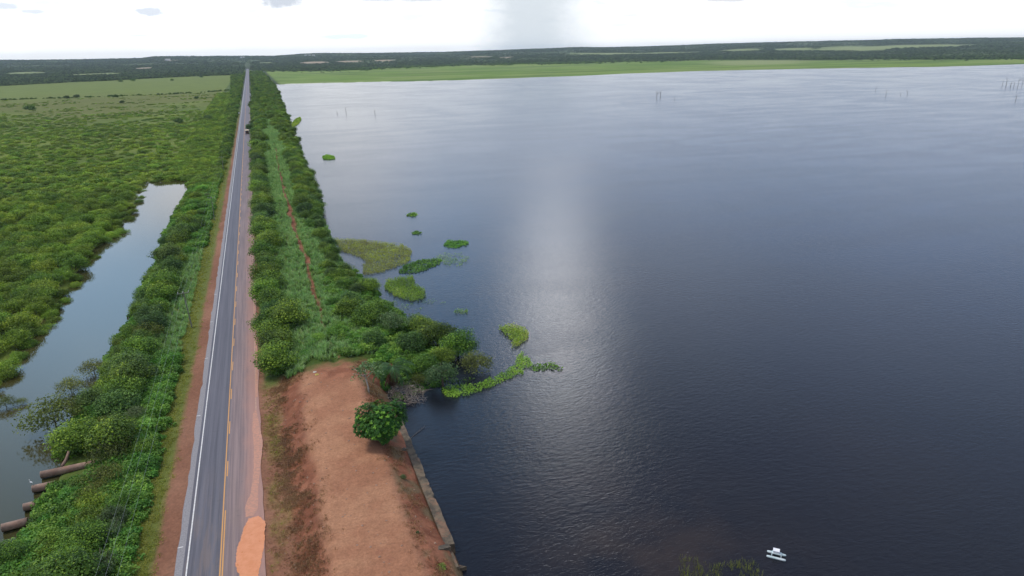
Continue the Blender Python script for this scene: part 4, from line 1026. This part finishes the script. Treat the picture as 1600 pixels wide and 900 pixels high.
scatter('bank_grass', np.stack([x, y, hz(x, y)-.05], 1), rs.uniform(.5, .95, len(x)), TG, 'tall green grass on the left bank around the power pole', 'grass')
q = 9000; y = 66+rs.rand(q)**1.6*420; x = rs.uniform(-22, -17.4, q)+np.interp(y, [60, 130, 300, 600], [0, .7, 1.2, 1.5])
ok = rs.rand(q) < sst(-17.2, -20, x)+.04; x = x[ok]; y = y[ok]
scatter('verge_grass', np.stack([x, y, hz(x, y)-.03], 1), rs.uniform(.5, 1.2, len(x)), VG, 'short yellow-green grass on the verge left of the road', 'grass')
q = 17000; y = rs.uniform(56, 118, q); x = np.where(rs.rand(q) < .78, rs.normal(-1.3, 1.35, q), rs.normal(12.4, .9, q)); dn_ = fbm(x, y, 2.6, 4, 72)
ok = (x > -5.3) & (x < 14.0) & (dn_+rs.normal(0, .10, q) > .53); x = x[ok]; y = y[ok]
scatter('dry_grass', np.stack([x, y, hz(x, y)-.04], 1), rs.uniform(.25, .8, len(x)), DG, 'withered brown grass on both side slopes of the earth platform', 'grass')
q = 2600; y = rs.uniform(56, 122, q); x = rs.normal(-3.9, .8, q); ok = (x > -5.6) & (fbm(x, y, 3, 4, 72)+rs.normal(0, .08, q) > .52); x = x[ok]; y = y[ok]
scatter('ditch_grass', np.stack([x, y, hz(x, y)-.03], 1), rs.uniform(.25, .6, len(x)), VG+DG, 'sparse yellowish grass in the shallow ditch right of the road', 'grass')

b_ = MB(); vs = []
for i in range(5):
    for k in range(7):
        t = math.pi*(i+.5)/5; p = 2*math.pi*k/7; q = .1*random.uniform(.75, 1.2); vs.append((math.cos(p)*math.sin(t)*q*1.3, math.sin(p)*math.sin(t)*q, math.cos(t)*q*.6))
b_.add(vs, [(i*7+k, i*7+(k+1) % 7, (i+1)*7+(k+1) % 7, (i+1)*7+k) for i in range(4) for k in range(7)]+[tuple(range(7)), tuple(range(28, 35))])
M_stone = simple('stone', (0.22, 0.12, 0.08), (0.42, 0.30, 0.22), .5)
q = 420; y = rs.uniform(56, 116, q); x = rs.uniform(-4, 13.5, q)
scatter('stones', np.stack([x, y, hz(x, y)], 1), rs.rand(q)**3*1.3+.25, [b_.me('stone', M_stone)], 'loose small stones strewn over the bare earth platform', 'stones')
# ------------------------------------------------------------------ floating vegetation
def inpoly(x, y, P):
    c_ = np.zeros(len(x), bool); n_ = len(P)
    for i in range(n_):
        x1, y1 = P[i]; x2, y2 = P[(i+1) % n_]
        c_ ^= ((y1 > y) != (y2 > y)) & (x < (x2-x1)*(y-y1)/(y2-y1+1e-12)+x1)
    return c_
def patch(label, poly, mat, dens=14, leaf=.34, h=.35, upright=.5, name='floating_weed', cover=.25):
    asp = .55
    if mat in (MF['reed'], MF['mat']): dens *= 1.9; leaf *= .85; asp = .3
    P = np.array([at(a_, c_, WL) for a_, c_ in poly]); mn = P.min(0); mx = P.max(0)
    q = int(np.prod(mx-mn)*dens*1.0); x = rs.uniform(mn[0], mx[0], q); y = rs.uniform(mn[1], mx[1], q)
    jx = (fbm(x, y, 1.5, 3, 33)-.5)*1.8; jy = (fbm(x, y, 1.5, 3, 34)-.5)*1.8
    k = inpoly(x+jx, y+jy, P) & (fbm(x, y, 1.8, 3, 35) > cover); x = x[k]; y = y[k]; q = len(x)
    c0 = P.mean(0)
    base = np.stack([x-c0[0], y-c0[1], .02+rs.rand(q)**1.5*h], 1)
    N = rnd_unit(q)*upright+np.array([0, 0, 1-upright*.8])+1e-3
    v, t = leaves(base, N, leaf*rs.uniform(.6, 1.4, q), asp, np.clip(.2+fbm(x, y, 3, 3, 36)*.6+rs.uniform(-.2, .2, q), 0, 1))
    v[:, 2] = np.maximum(v[:, 2], .012)
    return tag(obj(name, leafmesh(name, v, t, mat), None, (c0[0], c0[1], WL)), label, 'weed mat', 'floating weed patches on the lake')
patch('large brownish-green floating mat attached to the lake-shore trees', [(522, 374), (560, 375), (600, 379), (630, 383), (643, 392), (641, 408), (620, 418), (590, 427), (568, 432), (566, 418), (572, 408), (552, 399), (532, 392)], MF['mat'], 22, .36, .6)
patch('dark leafy band of floating weed right of the brown mat', [(623, 426), (632, 415), (655, 406), (690, 405), (688, 413), (660, 425), (640, 428)], MF['weed'], 26, .4, .35)
patch('thin pale floating weed with open water at the end of the leafy band', [(676, 404), (698, 394), (715, 392), (733, 400), (730, 410), (708, 419), (695, 412)], MF['reed'], 8, .3, .5, .9, cover=.5)
patch('small dark oval raft of floating leaves, alone on the lake', [(694, 382), (700, 376), (720, 376), (732, 377), (727, 384), (712, 388), (697, 387)], MF['weed'], 26, .42, .35)
patch('bright green reed island below the leafy band', [(602, 440), (620, 436), (645, 431), (650, 443), (665, 455), (662, 468), (640, 472), (615, 463), (601, 452)], MF['reed'], 24, .42, .8, .9)
patch('sparse weed along the shallows left of the blue water', [(600, 466), (640, 474), (690, 466), (698, 472), (670, 482), (630, 486), (610, 480)], MF['reed'], 5, .3, .35, .9, cover=.55)
patch('small pale weed tuft in the blue water off the promontory', [(704, 490), (712, 484), (730, 483), (731, 490), (715, 494)], MF['reed'], 14, .35, .4, .8)
patch('bright green reed clump standing off the promontory tip', [(780, 512), (800, 509), (822, 517), (825, 530), (812, 541), (800, 545), (797, 530)], MF['reed'], 24, .45, .9, .95)
patch('long curving strip of bright weed around the promontory', [(690, 612), (700, 604), (740, 602), (780, 588), (805, 572), (812, 552), (822, 556), (832, 570), (820, 583), (790, 596), (750, 610), (715, 622), (695, 622)], MF['reed'], 24, .42, .55, .85, cover=.3)
patch('loose weed between the flooded bushes and the weed strip', [(690, 585), (720, 590), (745, 592), (720, 605), (700, 612), (690, 612)], MF['weed'], 12, .35, .3, .8, cover=.4)
patch('dark green weed finger at the outer end of the weed strip', [(828, 571), (845, 568), (868, 570), (878, 574), (876, 580), (855, 580), (832, 580)], MF['weed'], 18, .4, .35, .7, cover=.32)
patch('tiny weed raft, upper of two in the mid lake left', [(634, 337), (645, 333), (652, 334), (650, 338), (640, 339)], MF['weed'], 14, .6, .4)
patch('tiny weed raft, lower of two in the mid lake left', [(642, 364), (652, 361), (661, 364), (655, 367), (646, 366)], MF['weed'], 14, .55, .4)
patch('small bright raft near the upper left shore', [(504, 245), (510, 242), (522, 244), (523, 249), (512, 250), (505, 249)], MF['reed'], 9, 1.0, .5)
patch('green weed tongue reaching out from the far tree row', [(455, 195), (462, 186), (469, 183), (471, 187), (466, 194), (458, 199)], MF['reed'], 5, 1.4, .6)
# reeds at the bottom edge
RD = [grasstuft('reed_tuft', MF['verge'], 7, .8, .9, .025, .35) for _ in range(2)]
P = [(1062, 868), (1085, 872), (1110, 884), (1150, 878), (1180, 878), (1190, 900), (1215, 915), (1060, 930)]
P = np.array([at(a_, c_, WL) for a_, c_ in P]); mn = P.min(0); mx = P.max(0); q = 900; x = rs.uniform(mn[0], mx[0], q); y = rs.uniform(mn[1], mx[1], q)
k = inpoly(x, y, P) & (fbm(x, y, 1.3, 3, 37)+rs.normal(0, .05, q) > .53); x = x[k]; y = y[k]
scatter('water_grass', np.stack([x, y, np.full(len(x), WL-.1)], 1), rs.uniform(.35, 1.0, len(x)), RD, 'thin yellow-green grass rising from the water at the bottom edge left of the model catamaran', 'grass')

# ------------------------------------------------------------------ concrete wall
def jag(bm_me, a_): 
    return bm_me
e = bpy.data.objects.new('retaining_wall', None); COL.objects.link(e); e.location = (15, 80, 0)
tag(e, 'long weathered concrete retaining wall between the earth platform and the lake', 'wall')
b_ = MB(); n_ = 60; V = []; Fc = []
for i in range(n_+1):
    y = 65.3+i*(97.5-65.3)/n_; x0 = 14.35; x1 = 15.55+nz1(y, 1.5, .28, 95)+(-.25 if random.random() < .12 else 0); zt = -.02+nz1(y, 3, .12, 96)
    V += [(x0-15, y-80, -3.2), (x0-15, y-80, zt), (x1-15, y-80, zt-.07), (x1-15+.12, y-80, -3.2)]
    if i:
        b0 = 4*i-4; Fc += [(b0, b0+4, b0+5, b0+1), (b0+1, b0+5, b0+6, b0+2), (b0+2, b0+6, b0+7, b0+3)]
Fc += [(0, 1, 2, 3), (4*n_+3, 4*n_+2, 4*n_+1, 4*n_)]
obj('wall_body', mesh('wall_body', V, Fc, M_conc), e)
def beam(name, p0, p1, za_, zb_, wd, ht, lab, cat):
    a_ = np.array(p0); c_ = np.array(p1); L_ = np.linalg.norm(c_-a_); an = math.atan2(c_[1]-a_[1], c_[0]-a_[0]); b_ = MB()
    n_ = 8; vs = []; fc = []
    for i in range(n_+1):
        t = i/n_; j = random.uniform(-.05, .05)
        for (yy__, zz__) in ((-wd/2+j, -ht), (-wd/2, 0+j*.5), (wd/2+j, 0), (wd/2, -ht)): vs.append((L_*(t-.5), yy__, zz__+(zb_-za_)*(t-.5)))
        if i: b0 = 4*i-4; fc += [(b0+k, b0+4+k, b0+4+(k+1) % 4, b0+(k+1) % 4) for k in range(4)]
    fc += [(3, 2, 1, 0), (4*n_, 4*n_+1, 4*n_+2, 4*n_+3)]
    b_.add(vs, fc); mid = (a_+c_)/2
    o = obj(name, b_.me(name, M_conc), None, (mid[0], mid[1], (za_+zb_)/2), an); return tag(o, lab, cat)
beam('concrete_beam', at(597, 709, 1.95), at(634, 700, .25), 1.95, .25, .7, .9, 'short concrete cross beam below the round bush, running into the wall', 'beam')
beam('concrete_beam', at(650, 864, 1.85), at(702, 852, .25), 1.85, .25, .75, 1.0, 'concrete cross beam at the near end of the wall', 'beam')
b_ = MB(); p0 = at(701, 858, 0); b_.box((p0[0]+.15, p0[1]-1.6, -.95), (.5, 2.6, 1.3)); 
tag(obj('wing_wall', b_.me('wing_wall', M_conc)), 'narrow concrete wing continuing below the near end of the wall', 'wall')
A_ = [at(*p, -1.0) for p in [(695, 886), (706, 880), (729, 885), (712, 890), (698, 895)]]
V = [(a_[0], a_[1], -1.0) for a_ in A_]+[(a_[0], a_[1], -2.6) for a_ in A_]; nn_ = 5
Fc = [tuple(range(nn_))]+[(i, i+nn_, (i+1) % nn_+nn_, (i+1) % nn_) for i in range(nn_)]
tag(obj('broken_slab', mesh('broken_slab', V, Fc, M_conc)), 'pointed broken concrete slab jutting into the lake at the lower end of the wall', 'slab')
plant('green_weed_bush', 'fresh', *at(683, 898, .3), .0, .34, 'green bushy weeds growing below the near cross beam', 'bush', None)
plant('green_weed_bush', 'fresh', *at(676, 876, .4), .1, .20, 'small green shrub right under the near cross beam', 'bush', None)
for a_, c_, s, lab in [(630, 748, .14, 'little grey-green sapling on the slope above the wall'), (653, 842, .08, 'tiny green seedling just above the near cross beam')]:
    x, y = at(a_, c_, 1.0); plant('sapling', 'grey', x, y, ground_z(x, y)-.1, s, lab, 'sapling', None)

# ------------------------------------------------------------------ concrete pipes
def pipe(px0, py0, px1, py1, lab, rad=.54):
    a_ = np.array(at(px0, py0, -.9)); c_ = np.array(at(px1, py1, -.9)); c_ = c_+(c_-a_)*.5
    L_ = np.linalg.norm(c_-a_); an = math.atan2(c_[1]-a_[1], c_[0]-a_[0]); n_ = 20; V = []; Fc = []
    prof = [(0, rad*.80), (0, rad), (.05, rad), (.06, rad*.97), (L_*.5, rad*.97), (L_, rad*.97), (L_, rad*.8), (0.01, rad*.8)]
    for (xx_, r_) in prof:
        for k in range(n_): t = 2*math.pi*k/n_; V.append((xx_, math.cos(t)*r_, math.sin(t)*r_))
    for i in range(len(prof)-1):
        for k in range(n_): Fc.append((i*n_+k, i*n_+(k+1) % n_, (i+1)*n_+(k+1) % n_, (i+1)*n_+k))
    o = obj('concrete_pipe', mesh('concrete_pipe', V, Fc, M_pipe, True), None, (a_[0], a_[1], -.9), an)
    return tag(o, lab, 'pipe', 'drain pipes at the pond')
pipe(64, 742, 135, 727, 'longest brown concrete pipe reaching into the pond, uppermost of four')
pipe(51, 764, 75, 759, 'brown pipe with the white egret on its end')
pipe(37, 793, 62, 787, 'short brown pipe third from the top, half covered by bushes')
pipe(3, 825, 30, 818, 'lowest pipe, barely showing at the left picture edge')
b_ = MB(); p0 = at(96, 726, -.6); b_.tube([(0, 0, -.3), (.5, .8, .3), (.9, 1.5, 1.2)], [.22, .2, .17], 7)
tag(obj('log', b_.me('log', M_pipe, True), None, (p0[0], p0[1], -.6)), 'stubby brown post leaning against the longest pipe', 'post')
# egret
e0 = at(49.5, 757, -.28); b_ = MB()
b_.tube([(-.26, 0, .24), (-.16, 0, .30), (0, 0, .36), (.12, 0, .42), (.17, 0, .50), (.12, 0, .60), (.16, 0, .70), (.22, 0, .72), (.27, 0, .71)], [.015, .06, .10, .07, .035, .025, .028, .03, .012], 8)
M_eg = simple('white_feathers', (.78, .78, .77), (.82, .82, .81), 4); M_bill = simple('yellow_bill', (.5, .33, .05), (.55, .36, .06), 4)
e = bpy.data.objects.new('egret', None); COL.objects.link(e); e.location = (e0[0], e0[1], -.27); e.rotation_euler[2] = 2.6
tag(e, 'small white egret standing on the end of the second pipe', 'bird')
obj('body', b_.me('body', M_eg, True), e)
b_ = MB(); b_.tube([(.27, 0, .71), (.36, 0, .69)], [.011, .003], 5); obj('bill', b_.me('bill', M_bill), e)
for s_ in (-1, 1):
    b_ = MB(); b_.tube([(0, .03*s_, .30), (.02, .03*s_, .15), (0, .03*s_, 0)], [.012, .009, .009], 4); b_.tube([(-.03, .03*s_, .005), (.05, .03*s_, .005)], .007, 4); obj('leg', b_.me('leg', M_dead), e)

# ------------------------------------------------------------------ power line
def pole(x, y, h, lean, lab):
    e = bpy.data.objects.new('utility_pole', None); COL.objects.link(e); z = ground_z(x, y)-.3; e.location = (x, y, z); e.rotation_euler[1] = lean
    tag(e, lab, 'utility pole', 'poles of the power line left of the road')
    b_ = MB(); b_.box((0, 0, h/2), (.26, .22, h), taper=.6); obj('shaft', b_.me('shaft', M_pole), e)
    b_ = MB(); b_.box((0, -.16, h-.35), (2.3, .13, .15)); obj('crossarm', b_.me('crossarm', M_pole), e)
    tops = []
    for k in (-1.05, -.1, 1.05):
        b_ = MB(); b_.tube([(k, -.16, h-.27), (k, -.16, h-.10), (k, -.16, h-.06), (k, -.16, h+.02)], [.03, .06, .085, .04], 8); obj('insulator', b_.me('insulator', M_white, True), e)
        q = Matrix.Rotation(lean, 3, 'Y') @ Vector((k, -.16, h+.02)); tops.append(Vector((x, y, z))+q)
    return tops
polesy = [(152.6, -.05, 'nearest utility pole with crossarm, in tall grass left of the road'), (262, .02, 'second thin utility pole, in the growth beside the upper pond'), (372, 0, 'farthest, barely visible utility pole beyond the pond')]
tp = [pole(-19.0, y, 8.8, l_, lab) for y, l_, lab in polesy]
t0 = [t+Vector((-.3, -112, -.2)) for t in tp[0]]
tp = [t0]+tp
for i in range(len(tp)-1):
    b_ = None
    for k in range(3):
        b_ = MB(); p, q = tp[i][k], tp[i+1][k]; sag = 1.4; path = []
        for j in range(15): t = j/14; c_ = p.lerp(q, t); c_.z -= sag*4*t*(1-t); path.append(c_-p)
        b_.tube(path, .006, 4)
        sp_ = 'between the pole and the bottom of the picture' if i == 0 else 'beyond the nearest pole'
        tag(obj('power_line_wire', b_.me('power_line_wire', M_wire), None, p), '%s thin grey wire strung %s' % (['left', 'middle', 'right'][k], sp_), 'wire', 'wires of the power line')

# ------------------------------------------------------------------ model catamaran
M_pont = simple('pale_teal_plastic', (.42, .56, .58), (.62, .68, .70), 2.2, rough=.45)
M_boxw = simple('white_plastic', (.80, .80, .82), (.74, .75, .78), 2, rough=.4)
a0 = np.array(at(1196.8, 869.5, WL)); a1 = np.array(at(1227, 877, WL)); c0 = np.array(at(1199, 862.0, WL)); c1 = np.array(at(1229, 869.5, WL))
cen = (a0+a1+c0+c1)/4; ang = math.atan2(a1[1]-a0[1], a1[0]-a0[0]); L_ = float(np.linalg.norm(a1-a0)); sp_ = float(np.linalg.norm((c0+c1)/2-(a0+a1)/2))
e = bpy.data.objects.new('catamaran', None); COL.objects.link(e); e.location = (cen[0], cen[1], WL); e.rotation_euler[2] = ang
tag(e, 'tiny white and teal twin-hulled float with a white box, alone on the dark water', 'catamaran')
hs = sp_/2*.95
for s_ in (-1, 1):
    b_ = MB(); b_.tube([(-L_/2, s_*hs, .10), (-L_/2+.06, s_*hs, .10), (-L_/2+.3, s_*hs, .09), (0, s_*hs, .09), (L_/2-.3, s_*hs, .09), (L_/2-.06, s_*hs, .11), (L_/2, s_*hs, .12)], [.05, .12, .145, .145, .145, .12, .05], 12); obj('hull', b_.me('hull', M_pont, True), e)
for xx_ in (-L_*.24, L_*.24):
    b_ = MB(); b_.tube([(xx_, -hs, .2), (xx_, -hs*.8, .38), (xx_, 0, .42), (xx_, hs*.8, .38), (xx_, hs, .2)], .045, 8); obj('cross_arch', b_.me('cross_arch', M_pont, True), e)
b_ = MB(); b_.box((0, hs*.15, .44), (L_*.5, .5, .05)); obj('deck', b_.me('deck', M_pont), e)
b_ = MB(); b_.box((-.06, hs*.3, .62), (.68, .52, .32), taper=.96); o = obj('equipment_box', b_.me('equipment_box', M_boxw), e)
b_ = MB(); b_.box((-.06, hs*.3, .80), (.74, .58, .045)); obj('lid', b_.me('lid', M_boxw), o)

# ------------------------------------------------------------------ lorry far down the road
M_cream = simple('cream_canvas', (.62, .52, .34), (.70, .6, .42), 1); M_lor = simple('dark_red_paint', (.10, .04, .035), (.13, .05, .04), 2, rough=.4)
M_glass = simple('dark_glass', (.02, .025, .03), (.03, .035, .04), 2, rough=.1); M_tyre = simple('tyre_rubber', (.02, .02, .02), (.03, .03, .03), 5)
lx, ly = at(388, 209, 0)
e = bpy.data.objects.new('lorry', None); COL.objects.link(e); e.location = (-8.2, ly, .02)
tag(e, 'small lorry with cream-coloured load cover in the right lane under the trees', 'lorry')
b_ = MB(); b_.box((0, .4, .75), (1.9, 7.2, .25)); obj('chassis', b_.me('chassis', M_lor), e)
b_ = MB(); b_.box((0, 1.5, 1.75), (2.4, 4.8, 1.6)); b_.box((0, 1.5, 2.68), (2.5, 4.9, .25), taper=.9); obj('cargo_cover', b_.me('cargo_cover', M_cream), e)
b_ = MB(); b_.box((0, -2.1, 1.5), (2.2, 1.7, 1.35)); b_.box((0, -2.05, 2.35), (2.1, 1.5, .4), taper=.85); cb_ = obj('cab', b_.me('cab', M_lor), e)
b_ = MB(); b_.box((0, -2.97, 1.85), (1.8, .05, .6)); obj('windscreen', b_.me('windscreen', M_glass), cb_)
for s_ in (-1, 1):
    b_ = MB(); b_.box((s_*.8, -2.98, 1.1), (.25, .06, .18)); obj('headlight', b_.me('headlight', M_white), e)
    for yq in (-2.1, 1.9, 3.0):
        b_ = MB(); b_.tube([(s_*.85, yq, .47), (s_*1.12, yq, .47)], .47, 16); obj('wheel', b_.me('wheel', M_tyre), e)
# roadside signs
def sign(x, y, w_, h_, lab):
    e = bpy.data.objects.new('road_sign', None); COL.objects.link(e); e.location = (x, y, ground_z(x, y))
    tag(e, lab, 'sign', 'road signs')
    b_ = MB(); b_.box((0, 0, 1.1), (.1, .1, 2.6)); obj('post', b_.me('post', M_pole), e)
    b_ = MB(); b_.box((0, -.08, 2.4), (w_, .04, h_)); obj('panel', b_.me('panel', M_white), e)
sign(-4.9, at(394, 176)[1], 1.6, 1.8, 'white road sign on the right edge of the road, nearer of two')
sign(-4.8, at(392, 150)[1], 1.8, 3.2, 'white road sign on the right edge of the road, farther of two')
sign(-15.9, at(380, 180)[1], 1.2, 1.0, 'small white sign at the left edge of the distant road')
# litter on the platform
M_yel = simple('yellow_plastic', (.62, .50, .12), (.5, .42, .12), 6); M_bag = simple('white_plastic_bag', (.72, .70, .64), (.55, .52, .46), 6)
def crumple(name, a_, c_, r_, mat, lab):
    x, y = at(a_, c_, 2.0); V = []; Fc = []; n1_, n2_ = 7, 10
    for i in range(n1_):
        for k in range(n2_):
            t = math.pi*(i+.5)/n1_/2; p = 2*math.pi*k/n2_; q = r_*random.uniform(.65, 1.15); V.append((math.cos(p)*math.cos(t)*q*1.3, math.sin(p)*math.cos(t)*q, math.sin(t)*q*.7))
    for i in range(n1_-1):
        for k in range(n2_): Fc.append((i*n2_+k, i*n2_+(k+1) % n2_, (i+1)*n2_+(k+1) % n2_, (i+1)*n2_+k))
    Fc.append(tuple(range((n1_-1)*n2_, n1_*n2_)))
    tag(obj(name, mesh(name, V, Fc, mat), None, (x, y, ground_z(x, y)-.02)), lab, 'litter')
crumple('plastic_bag', 492, 581, .26, M_bag, 'crumpled whitish bag lying at the far end of the earth platform')
crumple('plastic_litter', 495, 585.5, .30, M_yel, 'yellow scrap of plastic beside the whitish bag')

# ------------------------------------------------------------------ far buildings
M_wallw = simple('white_render', (.72, .72, .70), (.78, .78, .76), .1); M_roof = simple('pale_sheet_roof', (.55, .55, .55), (.66, .66, .66), .1); M_rooft = simple('terracotta_roof', (.35, .2, .14), (.42, .26, .18), .1)
def house(px, py, wd, dp, ht, lab, roofm):
    x, y, t = ray_hit(px, py); z = ground_z(x, y)+4
    e = bpy.data.objects.new('farm_building', None); COL.objects.link(e); e.location = (x, y, z); e.rotation_euler[2] = -math.atan2(x, y)
    tag(e, lab, 'building', 'far buildings')
    b_ = MB(); b_.box((0, 0, ht/2-2), (wd, dp, ht+4)); obj('wall', b_.me('wall', M_wallw), e)
    b_ = MB(); hw = wd/2+1; hd_ = dp/2+1; b_.add([(-hw, -hd_, ht), (hw, -hd_, ht), (hw, hd_, ht), (-hw, hd_, ht), (-hw, 0, ht+dp*.22), (hw, 0, ht+dp*.22)], [(0, 1, 5, 4), (2, 3, 4, 5), (0, 4, 3), (1, 2, 5), (3, 2, 1, 0)]); obj('roof', b_.me('roof', roofm), e)
for px, py, wd, lab, rm in [(478, 87.4, 20, 'left end of the row of white sheds on the far hillside', M_roof), (484, 87.4, 16, 'middle white shed on the far hillside', M_roof), (490, 87.4, 20, 'right white shed on the far hillside', M_roof),
                            (377, 90.6, 14, 'small pale building above the end of the road', M_roof), (381, 90.6, 10, 'tiny pale building right of the one above the road end', M_roof), (262, 94, 30, 'pale building on the forested rise at left', M_roof), (296, 89.5, 12, 'tiny building near the skyline left of the road', M_rooft)]:
    house(px, py, wd*1.4, 12, 7, lab, rm)

# ------------------------------------------------------------------ haze
m = bpy.data.materials.new('haze_air'); m.use_nodes = True; nt = m.node_tree; nt.nodes.clear()
vo = nt.nodes.new('ShaderNodeVolumePrincipled'); vo.inputs['Color'].default_value = (.74, .88, 1.0, 1); vo.inputs['Density'].default_value = 3.9e-5; vo.inputs['Anisotropy'].default_value = 0.0
mo = nt.nodes.new('ShaderNodeOutputMaterial'); nt.links.new(vo.outputs[0], mo.inputs['Volume'])
b_ = MB(); zt = max(150.0, float(fz.max())+14); zb = float(min(fz.min(), -4))-1
b_.box((0, 3500, (zt+zb)/2), (27400, 20400, zt-zb))
tag(obj('haze', b_.me('haze', m)), 'thin pale air haze over the whole plain', 'haze', kind='stuff')
